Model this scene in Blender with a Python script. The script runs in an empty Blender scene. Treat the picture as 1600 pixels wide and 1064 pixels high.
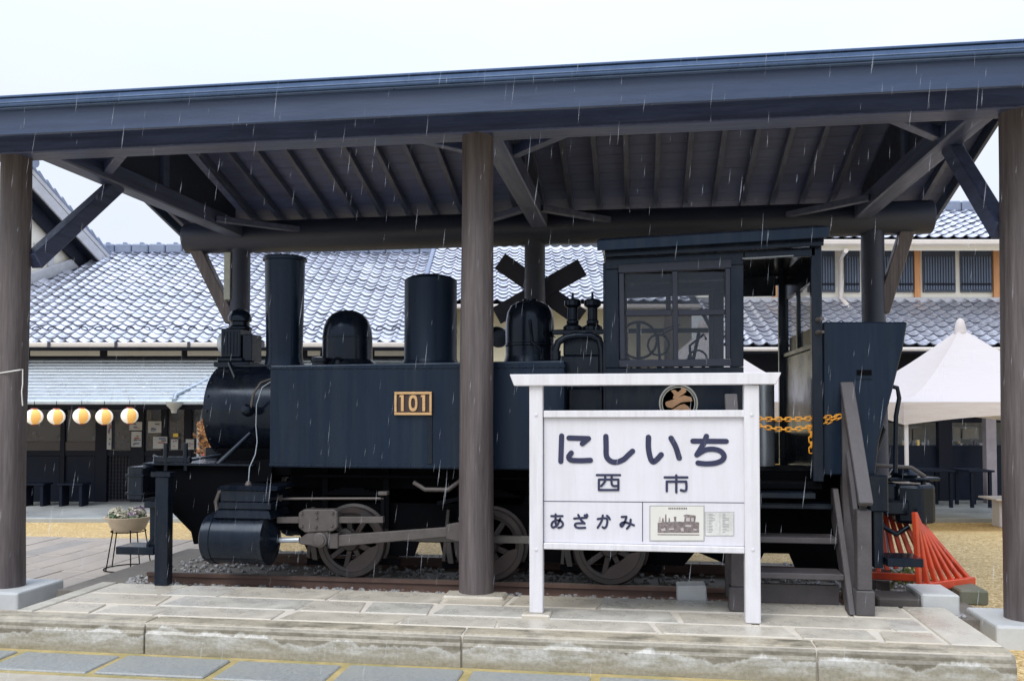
import bpy, bmesh, math, random
from math import sin, cos, tan, pi, radians, sqrt, atan2
from mathutils import Vector as V, Matrix
random.seed(7)
scn = bpy.context.scene
col = scn.collection
# ------------------------------------------------------------------ camera
FPX, PX0, HOR, PITCH, YAW, HC = 1380.0, 800.0, 635.0, radians(1.7), radians(8.25), 1.5
PCY = HOR - FPX * tan(PITCH)
RV = V((cos(YAW), sin(YAW), 0)); FH = V((-sin(YAW), cos(YAW), 0)); ZV = V((0, 0, 1))
FV = FH * cos(PITCH) + ZV * sin(PITCH); UV = ZV * cos(PITCH) - FH * sin(PITCH)
CAM = V((0, 0, HC))
cd = bpy.data.cameras.new('camera'); cam = bpy.data.objects.new('camera', cd); col.objects.link(cam)
cam.matrix_world = Matrix(((RV.x, UV.x, -FV.x, CAM.x), (RV.y, UV.y, -FV.y, CAM.y), (RV.z, UV.z, -FV.z, CAM.z), (0, 0, 0, 1)))
cd.sensor_fit = 'HORIZONTAL'; cd.sensor_width = 36.0; cd.lens = 36.0 * FPX / 1600.0
cd.shift_y = (PCY - 532.0) / 1600.0
cd.clip_start = 0.05; cd.clip_end = 3000
scn.camera = cam
# ------------------------------------------------------------------ sky: rain overcast
SUN_EL, SUN_AZ = radians(52), radians(205)       # azimuth measured clockwise from +Y
wd = bpy.data.worlds.new('World'); scn.world = wd; wd.use_nodes = True
nt = wd.node_tree; nt.nodes.clear()
def N(t, tree=None, **k):
    n = (tree or nt).nodes.new(t)
    for a, b in k.items(): setattr(n, a, b)
    return n
out = N('ShaderNodeOutputWorld'); bg = N('ShaderNodeBackground')
sky = N('ShaderNodeTexSky', sky_type='NISHITA', sun_disc=False, sun_elevation=SUN_EL, sun_rotation=SUN_AZ)
sc = N('ShaderNodeVectorMath', operation='SCALE'); sc.inputs['Scale'].default_value = 0.10
nt.links.new(sky.outputs[0], sc.inputs[0])
tc = N('ShaderNodeTexCoord'); sp = N('ShaderNodeSeparateXYZ'); nt.links.new(tc.outputs['Generated'], sp.inputs[0])
ab = N('ShaderNodeMath', operation='ABSOLUTE'); nt.links.new(sp.outputs['Z'], ab.inputs[0])
pw2 = N('ShaderNodeMath', operation='POWER'); pw2.inputs[1].default_value = 2.0; nt.links.new(ab.outputs[0], pw2.inputs[0])
mr = N('ShaderNodeMath', operation='MULTIPLY_ADD'); mr.inputs[1].default_value = 1.3; mr.inputs[2].default_value = .79
nt.links.new(pw2.outputs[0], mr.inputs[0])
nz = N('ShaderNodeTexNoise'); nz.inputs['Scale'].default_value = 2.2; nz.inputs['Detail'].default_value = 4
mpp = N('ShaderNodeMapping'); mpp.inputs['Scale'].default_value = (1, 1, 2.5)
nt.links.new(tc.outputs['Generated'], mpp.inputs[0]); nt.links.new(mpp.outputs[0], nz.inputs['Vector'])
cr = N('ShaderNodeValToRGB'); cr.color_ramp.elements[0].position = .36; cr.color_ramp.elements[1].position = .66
cr.color_ramp.elements[0].color = (.79, .84, .915, 1); cr.color_ramp.elements[1].color = (.855, .86, .915, 1)
nt.links.new(nz.outputs[0], cr.inputs[0])
zt_w = N('ShaderNodeMix', data_type='RGBA', blend_type='MULTIPLY'); zt_w.inputs[7].default_value = (.86, .96, 1.12, 1)      # overcast turns bluer towards the zenith
nt.links.new(ab.outputs[0], zt_w.inputs[0]); nt.links.new(cr.outputs[0], zt_w.inputs[6])
sc2 = N('ShaderNodeVectorMath', operation='SCALE'); nt.links.new(zt_w.outputs[2], sc2.inputs[0]); nt.links.new(mr.outputs[0], sc2.inputs['Scale'])
mx = N('ShaderNodeMix', data_type='RGBA'); mx.inputs[0].default_value = 0.9
nt.links.new(sc.outputs[0], mx.inputs[6]); nt.links.new(sc2.outputs[0], mx.inputs[7])
nt.links.new(mx.outputs[2], bg.inputs[0]); bg.inputs[1].default_value = 1.0
nt.links.new(bg.outputs[0], out.inputs[0])
sd = bpy.data.lights.new('sun', 'SUN'); sd.energy = 1.5; sd.angle = radians(35); sd.color = (1, .95, .88)
so = bpy.data.objects.new('sun', sd); col.objects.link(so)
sdir = V((sin(SUN_AZ) * cos(SUN_EL), cos(SUN_AZ) * cos(SUN_EL), sin(SUN_EL)))
so.rotation_euler = sdir.to_track_quat('Z', 'Y').to_euler(); so.location = (0, -3, 12)
vs = scn.view_settings
vs.view_transform = 'Standard'; vs.look = 'None'; vs.gamma = 1.0; vs.use_curve_mapping = False
vs.exposure = 0.44
# ------------------------------------------------------------------ pixel helpers (photo pixels, 1600 x 1064)
def ray(x, y): return FV + RV * ((x - PX0) / FPX) + UV * ((PCY - y) / FPX)
def py(x, y, Y): d = ray(x, y); return CAM + d * (Y / d.y)
def pz(x, y, z): d = ray(x, y); return CAM + d * ((z - HC) / d.z)
def pd(x, y, D): d = ray(x, y); return CAM + d * (D / d.dot(FH))
def bk(u, D, z): return V((0, 0, z)) + RV * u + FH * D          # frame of the buildings behind: u to the right, D away
def project(p):
    q = p - CAM; w = q.dot(FV); return PX0 + FPX * q.dot(RV) / w, PCY - FPX * q.dot(UV) / w
# ------------------------------------------------------------------ materials
MATS = {}
def mat(name, c, rough=.6, metal=0., var=.25, scale=6., bump=.15, stretch=(1, 1, 1), fine=60., c2=None, rvar=.12, tint=None, coat=0., spec=.5, dirt=None, dirt_scale=1.3, dirt_amt=.5, bdist=.01, dstretch=None):
    if name in MATS: return MATS[name]
    m = bpy.data.materials.new(name); m.use_nodes = True; t = m.node_tree; L = t.links.new
    b = t.nodes['Principled BSDF']
    tcn = N('ShaderNodeTexCoord', t); mp = N('ShaderNodeMapping', t); mp.inputs['Scale'].default_value = stretch
    L(tcn.outputs['Object'], mp.inputs[0])
    n1 = N('ShaderNodeTexNoise', t); n1.inputs['Scale'].default_value = scale; n1.inputs['Detail'].default_value = 6; n1.inputs['Roughness'].default_value = .65
    n2 = N('ShaderNodeTexNoise', t); n2.inputs['Scale'].default_value = fine; n2.inputs['Detail'].default_value = 3
    L(mp.outputs[0], n1.inputs['Vector']); L(mp.outputs[0], n2.inputs['Vector'])
    ad = N('ShaderNodeMath', t, operation='MULTIPLY_ADD'); ad.inputs[1].default_value = .35
    L(n2.outputs[0], ad.inputs[0]); L(n1.outputs[0], ad.inputs[2])
    rp = N('ShaderNodeValToRGB', t); rp.color_ramp.elements[0].position = .36; rp.color_ramp.elements[1].position = .99
    lo = tuple(max(0, x * (1 - var)) for x in c); hi = tuple(min(1, x * (1 + var)) for x in c) if c2 is None else c2
    rp.color_ramp.elements[0].color = (*lo, 1); rp.color_ramp.elements[1].color = (*hi, 1)
    L(ad.outputs[0], rp.inputs[0]); colr = rp.outputs[0]
    if dirt:
        n3 = N('ShaderNodeTexNoise', t); n3.inputs['Scale'].default_value = dirt_scale; n3.inputs['Detail'].default_value = 7; n3.inputs['Roughness'].default_value = .7
        if dstretch:
            mp3 = N('ShaderNodeMapping', t); mp3.inputs['Scale'].default_value = dstretch; L(tcn.outputs['Object'], mp3.inputs[0]); L(mp3.outputs[0], n3.inputs['Vector'])
        else: L(tcn.outputs['Object'], n3.inputs['Vector'])
        r3 = N('ShaderNodeValToRGB', t); r3.color_ramp.elements[0].position = .42; r3.color_ramp.elements[1].position = .74
        r3.color_ramp.elements[1].color = (dirt_amt,) * 3 + (1,)
        L(n3.outputs[0], r3.inputs[0])
        mm = N('ShaderNodeMix', t, data_type='RGBA'); L(r3.outputs[0], mm.inputs[0]); L(colr, mm.inputs[6]); mm.inputs[7].default_value = (*dirt, 1)
        colr = mm.outputs[2]
    L(colr, b.inputs['Base Color'])
    rr = N('ShaderNodeMapRange', t); rr.inputs[3].default_value = max(.03, rough - rvar); rr.inputs[4].default_value = min(1, rough + rvar); rr.inputs[1].default_value = .3; rr.inputs[2].default_value = .7
    L(n1.outputs[0], rr.inputs[0]); L(rr.outputs[0], b.inputs['Roughness'])
    b.inputs['Metallic'].default_value = metal; b.inputs['Specular IOR Level'].default_value = spec
    if tint: b.inputs['Specular Tint'].default_value = (*tint, 1)
    if coat: b.inputs['Coat Weight'].default_value = coat; b.inputs['Coat Roughness'].default_value = .12
    if bump:
        bp = N('ShaderNodeBump', t); bp.inputs['Strength'].default_value = bump; bp.inputs['Distance'].default_value = bdist
        L(ad.outputs[0], bp.inputs['Height']); L(bp.outputs[0], b.inputs['Normal'])
    MATS[name] = m; return m
def glass(name, tint=(.8, .85, .88), rough=.03, alpha=.3):
    if name in MATS: return MATS[name]
    m = bpy.data.materials.new(name); m.use_nodes = True; b = m.node_tree.nodes['Principled BSDF']
    b.inputs['Base Color'].default_value = (*tint, 1); b.inputs['Roughness'].default_value = rough; b.inputs['Alpha'].default_value = alpha
    b.inputs['IOR'].default_value = 1.5; MATS[name] = m; return m
# ------------------------------------------------------------------ mesh builder (world coordinates)
BASE = {}
def basis(d):
    d = d.normalized(); a = V((0, 0, 1)) if abs(d.z) < .95 else V((1, 0, 0))
    s = d.cross(a).normalized(); return s, s.cross(d).normalized(), d
class MB:
    def __init__(s): s.v = []; s.f = []; s.m = []
    def add(s, vs_, fs, mi=0):
        o = len(s.v); s.v += [V(p) for p in vs_]; s.f += [tuple(i + o for i in f) for f in fs]; s.m += [mi] * len(fs); return s
    def hexa(s, p, mi=0): return s.add(p, [(0, 3, 2, 1), (4, 5, 6, 7), (0, 1, 5, 4), (1, 2, 6, 5), (2, 3, 7, 6), (3, 0, 4, 7)], mi)
    def box(s, x0, x1, y0, y1, z0, z1, mi=0):
        return s.hexa([(x0, y0, z0), (x1, y0, z0), (x1, y1, z0), (x0, y1, z0), (x0, y0, z1), (x1, y0, z1), (x1, y1, z1), (x0, y1, z1)], mi)
    def bar(s, A, B, w, h, up=None, mi=0):
        A = V(A); B = V(B); d = (B - A).normalized()
        if up is None: sx, sy, _ = basis(d)
        else:
            sx = d.cross(V(up)).normalized(); sy = sx.cross(d).normalized()
        a = sx * w / 2; b = sy * h / 2
        return s.hexa([A - a - b, A + a - b, A + a + b, A - a + b, B - a - b, B + a - b, B + a + b, B - a + b], mi)
    def cyl(s, A, B, r0, r1=None, n=20, cap=True, mi=0):
        A = V(A); B = V(B); r1 = r0 if r1 is None else r1; sx, sy, _ = basis(B - A)
        vs_ = [A + (sx * cos(2 * pi * i / n) + sy * sin(2 * pi * i / n)) * r0 for i in range(n)] + [B + (sx * cos(2 * pi * i / n) + sy * sin(2 * pi * i / n)) * r1 for i in range(n)]
        fs = [(i, (i + 1) % n, n + (i + 1) % n, n + i) for i in range(n)]
        if cap: fs += [tuple(range(n - 1, -1, -1)), tuple(range(n, 2 * n))]
        return s.add(vs_, fs, mi)
    def lathe(s, prof, O, ax=(0, 0, 1), n=28, mi=0, cap=True):
        O = V(O); sx, sy, d = basis(V(ax)); vs_ = []; fs = []
        for r, h in prof:
            for i in range(n): vs_.append(O + d * h + (sx * cos(2 * pi * i / n) + sy * sin(2 * pi * i / n)) * max(r, 1e-4))
        for k in range(len(prof) - 1):
            for i in range(n):
                j = (i + 1) % n; fs.append((k * n + i, k * n + j, (k + 1) * n + j, (k + 1) * n + i))
        if cap: fs += [tuple(range(n - 1, -1, -1)), tuple(range((len(prof) - 1) * n, len(prof) * n))]
        return s.add(vs_, fs, mi)
    def prism(s, pts, vec, mi=0):
        n = len(pts); vec = V(vec); P = [V(p) for p in pts]
        return s.add(P + [p + vec for p in P], [tuple(range(n)), tuple(range(2 * n - 1, n - 1, -1))] + [(i, i + n, (i + 1) % n + n, (i + 1) % n) for i in range(n)], mi)
    def tube(s, pts, r, n=8, mi=0, closed=False):
        P = [V(p) for p in pts]; m = len(P); vs_ = []; fs = []; up = None
        for k in range(m):
            if closed: d = P[(k + 1) % m] - P[k - 1]
            else: d = P[min(k + 1, m - 1)] - P[max(k - 1, 0)]
            d.normalize()
            if up is None: sx, sy, _ = basis(d)
            else:
                sx = d.cross(up).normalized(); sy = sx.cross(d).normalized()
            up = sy; rr = r[k] if isinstance(r, (list, tuple)) else r
            vs_ += [P[k] + (sx * cos(2 * pi * i / n) + sy * sin(2 * pi * i / n)) * rr for i in range(n)]
        for k in range(m if closed else m - 1):
            k2 = (k + 1) % m
            for i in range(n): fs.append((k * n + i, k * n + (i + 1) % n, k2 * n + (i + 1) % n, k2 * n + i))
        if not closed: fs += [tuple(range(n - 1, -1, -1)), tuple(range((m - 1) * n, m * n))]
        return s.add(vs_, fs, mi)
    def mirror(s, yc):
        o = len(s.v); s.v += [V((p.x, 2 * yc - p.y, p.z)) for p in s.v]; s.f += [tuple(reversed([i + o for i in f])) for f in s.f]; s.m += s.m[:]; return s
    def build(s, name, mt, parent=None, smooth=0, bevel=0, origin=None, seg=1, recalc=True):
        me = bpy.data.meshes.new(name)
        pb = BASE[parent.name] if parent else V((0, 0, 0))
        if origin is None: origin = pb
        origin = V(origin)
        me.from_pydata([tuple(p - origin) for p in s.v], [], s.f)
        for x in (mt if isinstance(mt, (list, tuple)) else [mt]): me.materials.append(x)
        me.polygons.foreach_set('material_index', s.m)
        if recalc:
            bm = bmesh.new(); bm.from_mesh(me); bmesh.ops.recalc_face_normals(bm, faces=bm.faces); bm.to_mesh(me); bm.free()
        if smooth:
            me.polygons.foreach_set('use_smooth', [True] * len(me.polygons)); me.set_sharp_from_angle(angle=radians(smooth))
        me.update()
        o = bpy.data.objects.new(name, me); col.objects.link(o)
        if parent: o.parent = parent
        o.location = origin - pb; BASE[o.name] = origin
        if bevel:
            md = o.modifiers.new('bevel', 'BEVEL'); md.width = bevel; md.segments = seg; md.limit_method = 'ANGLE'; md.angle_limit = radians(35)
        return o
def tag(o, label, cat, group=None):
    o['label'] = label; o['category'] = cat
    if group: o['group'] = group
    return o
def thing(name, label, cat, loc=(0, 0, 0), group=None):
    o = bpy.data.objects.new(name, None); col.objects.link(o); o.location = loc; BASE[o.name] = V(loc)
    o.empty_display_size = .1
    return tag(o, label, cat, group)
def struct(o): o['kind'] = 'structure'; return o
def stuff(o): o['kind'] = 'stuff'; return o
def inst(me, name, parent, M):
    o = bpy.data.objects.new(name, me); col.objects.link(o)
    o.parent = parent
    pb = BASE[parent.name] if parent else V((0, 0, 0))
    M = M.copy(); M.translation = M.translation - pb; o.matrix_basis = M; BASE[o.name] = M.translation + pb
    return o
def frame(O, X, Y, Z):
    return Matrix(((X.x, Y.x, Z.x, O.x), (X.y, Y.y, Z.y, O.y), (X.z, Y.z, Z.z, O.z), (0, 0, 0, 1)))
# palette
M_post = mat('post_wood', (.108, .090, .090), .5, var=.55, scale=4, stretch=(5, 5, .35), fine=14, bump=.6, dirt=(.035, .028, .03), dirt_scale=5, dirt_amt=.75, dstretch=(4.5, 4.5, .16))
M_beam = mat('beam_wood', (.060, .078, .155), .45, var=.35, scale=3, stretch=(.7, 6, 6), fine=25, bump=.3, dirt=(.018, .020, .034), dirt_scale=4, dirt_amt=.7, dstretch=(.14, 4.5, 4.5))  # blue of the lens flare is mixed into the beam colour
M_beamy = mat('tie_beam_wood', (.070, .090, .175), .45, var=.3, scale=3, stretch=(6, .7, 6), fine=25, bump=.3, dirt=(.020, .022, .036), dirt_scale=4, dirt_amt=.7, dstretch=(4.5, .14, 4.5))  # tie beams and rafters tinted blue to carry the lens flare
M_board = mat('ceiling_board', (.085, .108, .225), .6, var=.4, scale=2.5, stretch=(.8, 7, 7), fine=25, bump=.3)  # ceiling blue stands in for lens flare, not the wood's own tone
M_plate = mat('flare_blue_plate', (.032, .056, .118), .4, var=.2, scale=2.5, stretch=(.7, 5, 5), fine=25, bump=.15, dirt=(.016, .026, .055), dirt_scale=4, dirt_amt=.5, dstretch=(.14, 4.5, 4.5))  # fascia and wall plate: lens-flare blue painted into the base colour
M_gutter = mat('gutter_metal', (.07, .12, .23), .32, metal=.35, var=.15, bump=.03)  # gutter colour pushed blue to include the lens flare
M_roof = mat('roof_sheet', (.06, .08, .12), .35, metal=.4, var=.15, bump=.03)
M_stone = mat('paving_stone', (.54, .50, .42), .34, var=.2, scale=4, fine=120, bump=.35, dirt=(.30, .265, .205), dirt_scale=1.6, dirt_amt=.45, rvar=.25)
M_kerb = mat('kerb_stone', (.47, .445, .38), .55, var=.2, scale=3, fine=90, bump=.4, dirt=(.16, .135, .09), dirt_scale=2.4, dirt_amt=1.0, rvar=.2, dstretch=(.55, 1, 2.6))
M_block = mat('footing_concrete', (.52, .54, .54), .6, var=.12, fine=80, bump=.15, dirt=(.4, .41, .4), dirt_amt=.5)
M_blue = mat('blue_granite', (.25, .265, .262), .4, var=.45, scale=45, fine=140, bump=.3, rvar=.15, dirt=(.31, .30, .25), dirt_scale=3, dirt_amt=.6)
M_black = mat('loco_black', (.004, .007, .014), .22, var=.35, scale=3, fine=40, bump=.05, rvar=.10, spec=.32, tint=(.68, .81, 1), dirt=(.022, .024, .027), dirt_scale=2.5, dirt_amt=.7, dstretch=(3, 3, .8))
M_tank = mat('tank_black', (.006, .0125, .026), .32, spec=.28, tint=(.64, .78, 1), bdist=.03, dirt=(.020, .028, .040), dirt_scale=2.2, dirt_amt=.75, dstretch=(5, 5, .22), var=.3, scale=1.6, fine=30, bump=.06, stretch=(1, 1, .35), rvar=.2)
M_under = mat('underframe_black', (.002, .0023, .0035), .75, spec=.06, var=.4, scale=8, bump=.15)
M_grey = mat('rod_grey', (.085, .074, .070), .5, var=.3, scale=10, bump=.12, metal=.15)
M_wheel = mat('wheel_grey', (.025, .023, .023), .5, var=.4, scale=6, bump=.12, dirt=(.07, .04, .034), dirt_amt=.7, dirt_scale=5)
M_brass = mat('brass', (.62, .40, .20), .38, metal=.55, var=.15, scale=20, bump=.05)
M_rust = mat('rail_rust', (.115, .068, .052), .6, var=.35, scale=8, bump=.2)
M_railtop = mat('rail_head', (.15, .125, .115), .45, metal=.2, var=.3, scale=8, bump=.1)
M_white = mat('white_paint', (.68, .67, .70), .42, var=.05, scale=4, fine=60, bump=.08, dirt=(.46, .45, .44), dirt_amt=.5, dirt_scale=3, dstretch=(7, 7, .5))
M_ink = mat('navy_lettering', (.02, .024, .065), .45, var=.15, bump=.02)
M_stair = mat('stair_wood', (.068, .060, .064), .5, var=.35, scale=3, stretch=(3, 1, 3), fine=30, bump=.3, dirt=(.10, .10, .10), dirt_amt=.5)
M_tile = mat('smoked_tile', (.74, .76, .85), .36, metal=.85, var=.2, scale=3, fine=40, bump=.05, dirt=(.42, .44, .52), dirt_scale=.9, dirt_amt=.6)
M_tile_edge = mat('tile_edge', (.035, .038, .06), .55, var=.3, bump=.1)
M_plaster = mat('plaster', (.72, .70, .62), .8, var=.07, scale=2, bump=.1)
M_dark = mat('dark_timber', (.008, .010, .018), .5, spec=.15, var=.35, scale=3, stretch=(3, 3, .7), bump=.2)
M_gal = mat('galvanised', (.45, .50, .55), .35, metal=.6, var=.15, bump=.04)
M_gut2 = mat('gutter_beige', (.58, .54, .50), .5, var=.1, bump=.04)
M_conc = mat('concrete', (.33, .345, .335), .45, var=.2, scale=1.2, fine=60, bump=.15, rvar=.25)
M_ridge = mat('ridge_tile', (.20, .24, .33), .45, metal=.3, var=.2, scale=5, bump=.1)
M_rear = mat('rear_timber_shaded', (.022, .030, .058), .5, var=.3, scale=3, stretch=(.8, 5, 5), fine=25, bump=.25)  # darker copy of the beam wood, unlit rear shade put into the colour
M_stone2 = mat('paving_stone_grey', (.50, .48, .425), .32, var=.25, scale=4, fine=130, bump=.35, dirt=(.46, .42, .34), dirt_scale=1.4, dirt_amt=.4, rvar=.25)
M_stone3 = mat('paving_stone_buff', (.52, .47, .38), .36, var=.2, scale=4, fine=120, bump=.35, dirt=(.33, .30, .25), dirt_scale=1.5, dirt_amt=.4, rvar=.25)
def kerb_mat():
    m = bpy.data.materials.new('weathered_kerb'); m.use_nodes = True; t = m.node_tree; L = t.links.new; b = t.nodes['Principled BSDF']
    def nz(scale, st, det=6):
        mp = N('ShaderNodeMapping', t); mp.inputs['Scale'].default_value = st; L(tcn.outputs['Object'], mp.inputs[0])
        n = N('ShaderNodeTexNoise', t); n.inputs['Scale'].default_value = scale; n.inputs['Detail'].default_value = det; n.inputs['Roughness'].default_value = .62; L(mp.outputs[0], n.inputs['Vector']); return n.outputs[0]
    def ma(op, a, c, d=None):
        n = N('ShaderNodeMath', t, operation=op)
        for i, v_ in enumerate((a, c, d)):
            if v_ is None: continue
            if isinstance(v_, (int, float)): n.inputs[i].default_value = v_
            else: L(v_, n.inputs[i])
        return n.outputs[0]
    def mixc(f, a, c):
        n = N('ShaderNodeMix', t, data_type='RGBA'); L(f, n.inputs[0])
        for i, v_ in ((6, a), (7, c)):
            if isinstance(v_, tuple): n.inputs[i].default_value = (*v_, 1)
            else: L(v_, n.inputs[i])
        return n.outputs[2]
    def step(v_, lo, hi):
        n = N('ShaderNodeMapRange', t, interpolation_type='SMOOTHSTEP'); L(v_, n.inputs[0]); n.inputs[1].default_value = lo; n.inputs[2].default_value = hi; return n.outputs[0]
    tcn = N('ShaderNodeTexCoord', t); s = N('ShaderNodeSeparateXYZ', t); L(tcn.outputs['Object'], s.inputs[0]); z = s.outputs['Z']
    edge = ma('MULTIPLY_ADD', nz(1.7, (1.3, 1, .5)), .34, -.035)
    rel = ma('SUBTRACT', z, edge)
    fine = nz(40, (1, 1, 1), 4); mid = nz(6, (.7, 1, 2.2), 7)
    cement = mixc(step(mid, .35, .68), (.30, .275, .21), (.52, .51, .47))
    wet = mixc(step(mid, .35, .7), (.175, .155, .115), (.33, .30, .235))
    c1 = mixc(step(rel, -.016, .018), cement, wet)
    rim = ma('MULTIPLY', step(rel, -.030, -.004), ma('SUBTRACT', 1, step(rel, -.004, .004)))
    c2 = mixc(ma('MULTIPLY', rim, .4), c1, (.56, .55, .52))
    low = ma('MULTIPLY', ma('SUBTRACT', 1, step(z, .015, .085)), step(mid, .38, .6))
    c3 = mixc(ma('MULTIPLY', low, .8), c2, (.22, .19, .115))
    lip = step(z, .205, .216); c4 = mixc(ma('MULTIPLY', lip, step(mid, .3, .6)), c3, (.44, .39, .29))
    ff = mixc(step(fine, .3, .7), (.82, .82, .82), (1.1, 1.1, 1.1)); mu = N('ShaderNodeMix', t, data_type='RGBA', blend_type='MULTIPLY'); mu.inputs[0].default_value = 1; L(c4, mu.inputs[6]); L(ff, mu.inputs[7])
    L(mu.outputs[2], b.inputs['Base Color']); b.inputs['Roughness'].default_value = .4
    bp = N('ShaderNodeBump', t); bp.inputs['Strength'].default_value = .5; bp.inputs['Distance'].default_value = .012
    L(ma('ADD', ma('MULTIPLY', fine, .3), ma('SUBTRACT', mid, ma('MULTIPLY', step(rel, -.006, .01), .5))), bp.inputs['Height']); L(bp.outputs[0], b.inputs['Normal'])
    return m
M_kerb2 = kerb_mat()
M_frame = mat('cab_frame', (.022, .027, .042), .4, var=.3, scale=4, bump=.1, spec=.3)
# ================================================================== ground
def ground_z(D):
    t = min(1, max(0, (D - 11.5) / 4.0)); t = t * t * (3 - 2 * t); return -.217 - .36 * t
def gravel_mat():
    m = bpy.data.materials.new('gravel'); m.use_nodes = True; t = m.node_tree; L = t.links.new; b = t.nodes['Principled BSDF']
    tcn = N('ShaderNodeTexCoord', t)
    vo = N('ShaderNodeTexVoronoi', t); vo.inputs['Scale'].default_value = 42; L(tcn.outputs['Object'], vo.inputs['Vector'])
    n1 = N('ShaderNodeTexNoise', t); n1.inputs['Scale'].default_value = .9; n1.inputs['Detail'].default_value = 6; L(tcn.outputs['Object'], n1.inputs['Vector'])
    hs = N('ShaderNodeSeparateColor', t); L(vo.outputs['Color'], hs.inputs[0])
    r1 = N('ShaderNodeValToRGB', t); e = r1.color_ramp.elements
    e[0].color = (.36, .225, .075, 1); e[1].color = (.74, .56, .29, 1); x = e.new(.5); x.color = (.56, .39, .155, 1)
    L(hs.outputs[0], r1.inputs[0])
    r2 = N('ShaderNodeValToRGB', t); r2.color_ramp.elements[0].position = .52; r2.color_ramp.elements[1].position = .75; r2.color_ramp.elements[1].color = (.4, .4, .4, 1)
    L(n1.outputs[0], r2.inputs[0])
    mm = N('ShaderNodeMix', t, data_type='RGBA'); L(r2.outputs[0], mm.inputs[0]); L(r1.outputs[0], mm.inputs[6]); mm.inputs[7].default_value = (.22, .17, .06, 1)
    L(mm.outputs[2], b.inputs['Base Color']); b.inputs['Roughness'].default_value = .62
    bp = N('ShaderNodeBump', t); bp.inputs['Strength'].default_value = .7; bp.inputs['Distance'].default_value = .02; bp.invert = True
    L(vo.outputs['Distance'], bp.inputs['Height']); L(bp.outputs[0], b.inputs['Normal']); return m
M_gravel = gravel_mat()
def sheet(name, us, Ds, mt, dz=0):
    g = MB(); nu, nd = len(us), len(Ds)
    vs_ = [bk(u, D, ground_z(D) + dz) for D in Ds for u in us]
    g.add(vs_, [(j * nu + i, j * nu + i + 1, (j + 1) * nu + i + 1, (j + 1) * nu + i) for j in range(nd - 1) for i in range(nu - 1)])
    return struct(g.build(name, mt, smooth=60))
sheet('ground', [-400, -60, -25, -12, -6, 0, 6, 12, 25, 60, 400], [-300, -40, -8, 0, 6, 11.5] + [11.5 + .25 * i for i in range(1, 17)] + [20, 40, 400], M_gravel)
# concrete path in front and the row of blue granite slabs with sandy joints
M_path = mat('path_concrete', (.42, .385, .315), .5, var=.2, scale=2, fine=70, bump=.25, dirt=(.25, .215, .15), dirt_scale=1.4, dirt_amt=.8, rvar=.25)
struct(MB().box(-14, 12, -12, 5.21, -.26, -.209).build('front_path', M_path, bevel=.006, origin=(0, 0, -.21)))
strip = struct(MB().box(-14, 12, 5.214, 5.744, -.26, -.2135).build('joint_sand', mat('joint_sand', (.42, .325, .14), .7, var=.3, scale=8, fine=120, bump=.4, dirt=(.16, .17, .06), dirt_amt=.8, dirt_scale=3), origin=(0, 0, -.21)))
x = -8.2; k = 0
while x < 6:
    w = .75 + random.uniform(-.05, .05); sk = -.12
    MB().prism([(x + sk * 0, 5.27, -.245), (x + w, 5.27, -.245), (x + w + .0, 5.655, -.245), (x, 5.655, -.245)], (0, 0, .045 + random.uniform(-.004, .004))).build('paving_slab', M_blue, strip, bevel=.008, origin=(x + w / 2, 5.3, -.22))
    x += w + .06
# long pavers to the left of the plinth
lp = struct(MB().box(-12, -4.56, 6.2, 10.6, -.26, -.212).build('paver_bed', mat('paver_bed', (.30, .27, .23), .7, bump=.2), origin=(-8, 8, -.21)))
M_pav = mat('paver', (.42, .365, .305), .45, var=.2, scale=2.5, fine=90, bump=.25, dirt=(.22, .20, .19), dirt_amt=.7, rvar=.2)
M_pav2 = mat('paver_dark', (.30, .275, .25), .45, var=.2, scale=2.5, fine=90, bump=.25)
i = 0; xx = -11.9
while xx < -4.8:
    w = .30; y0 = 6.25 - random.random() * .5
    while y0 < 10.55:
        y1 = min(10.57, y0 + 1.15); a = max(6.22, y0)
        if y1 - a > .1: MB().box(xx, xx + w - .012, a, y1 - .012, -.24, -.190 + random.uniform(-.003, .003)).build('paver', M_pav2 if random.random() < .22 else M_pav, lp, bevel=.005, origin=(xx, a, -.2))
        y0 = y1
    xx += w; i += 1
# ================================================================== plinth
PX_L, PX_R, PY_F, PY_B = -4.56, 2.24, 5.75, 7.03
pl = thing('stone_plinth', 'low stone platform with paved top in front of the locomotive track', 'platform', (-1.1, 6.4, -.217))
M_mortar = mat('mortar', (.60, .55, .47), .8, var=.15, bump=.2)
MB().box(PX_L + .02, PX_R - .02, PY_F + .03, PY_B - .02, -.30, -.009).build('core', M_mortar, pl)
jx = [PX_L - 1.3, pz(220, 975, 0).x, pz(718, 995, 0).x, pz(1279, 1015, 0).x, PX_R + .01]
for a, b in zip(jx[:-1], jx[1:]):      # front kerb stones with a chamfered upper edge
    yf = PY_F + random.uniform(-.006, .006)
    prof = [(yf, -.30), (yf, -.075), (yf + .012, -.055), (yf + .012, -.03), (yf + .045, 0), (yf + .20, 0), (yf + .20, -.30)]
    MB().prism([(a + .006, y, z) for y, z in prof], (b - a - .012, 0, 0)).build('kerb_stone', M_kerb2, pl, bevel=.007, seg=2)
yr = PY_F + .215
MB().box(PX_L, PX_L + .13, yr, PY_B, -.3, .002).build('edge_stone', M_kerb, pl, bevel=.006)
MB().box(PX_R - .30, PX_R, yr, PY_B, -.3, .002).build('edge_stone', M_stone, pl, bevel=.006)
rows = [yr, yr + .30, yr + .66, PY_B]
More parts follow.
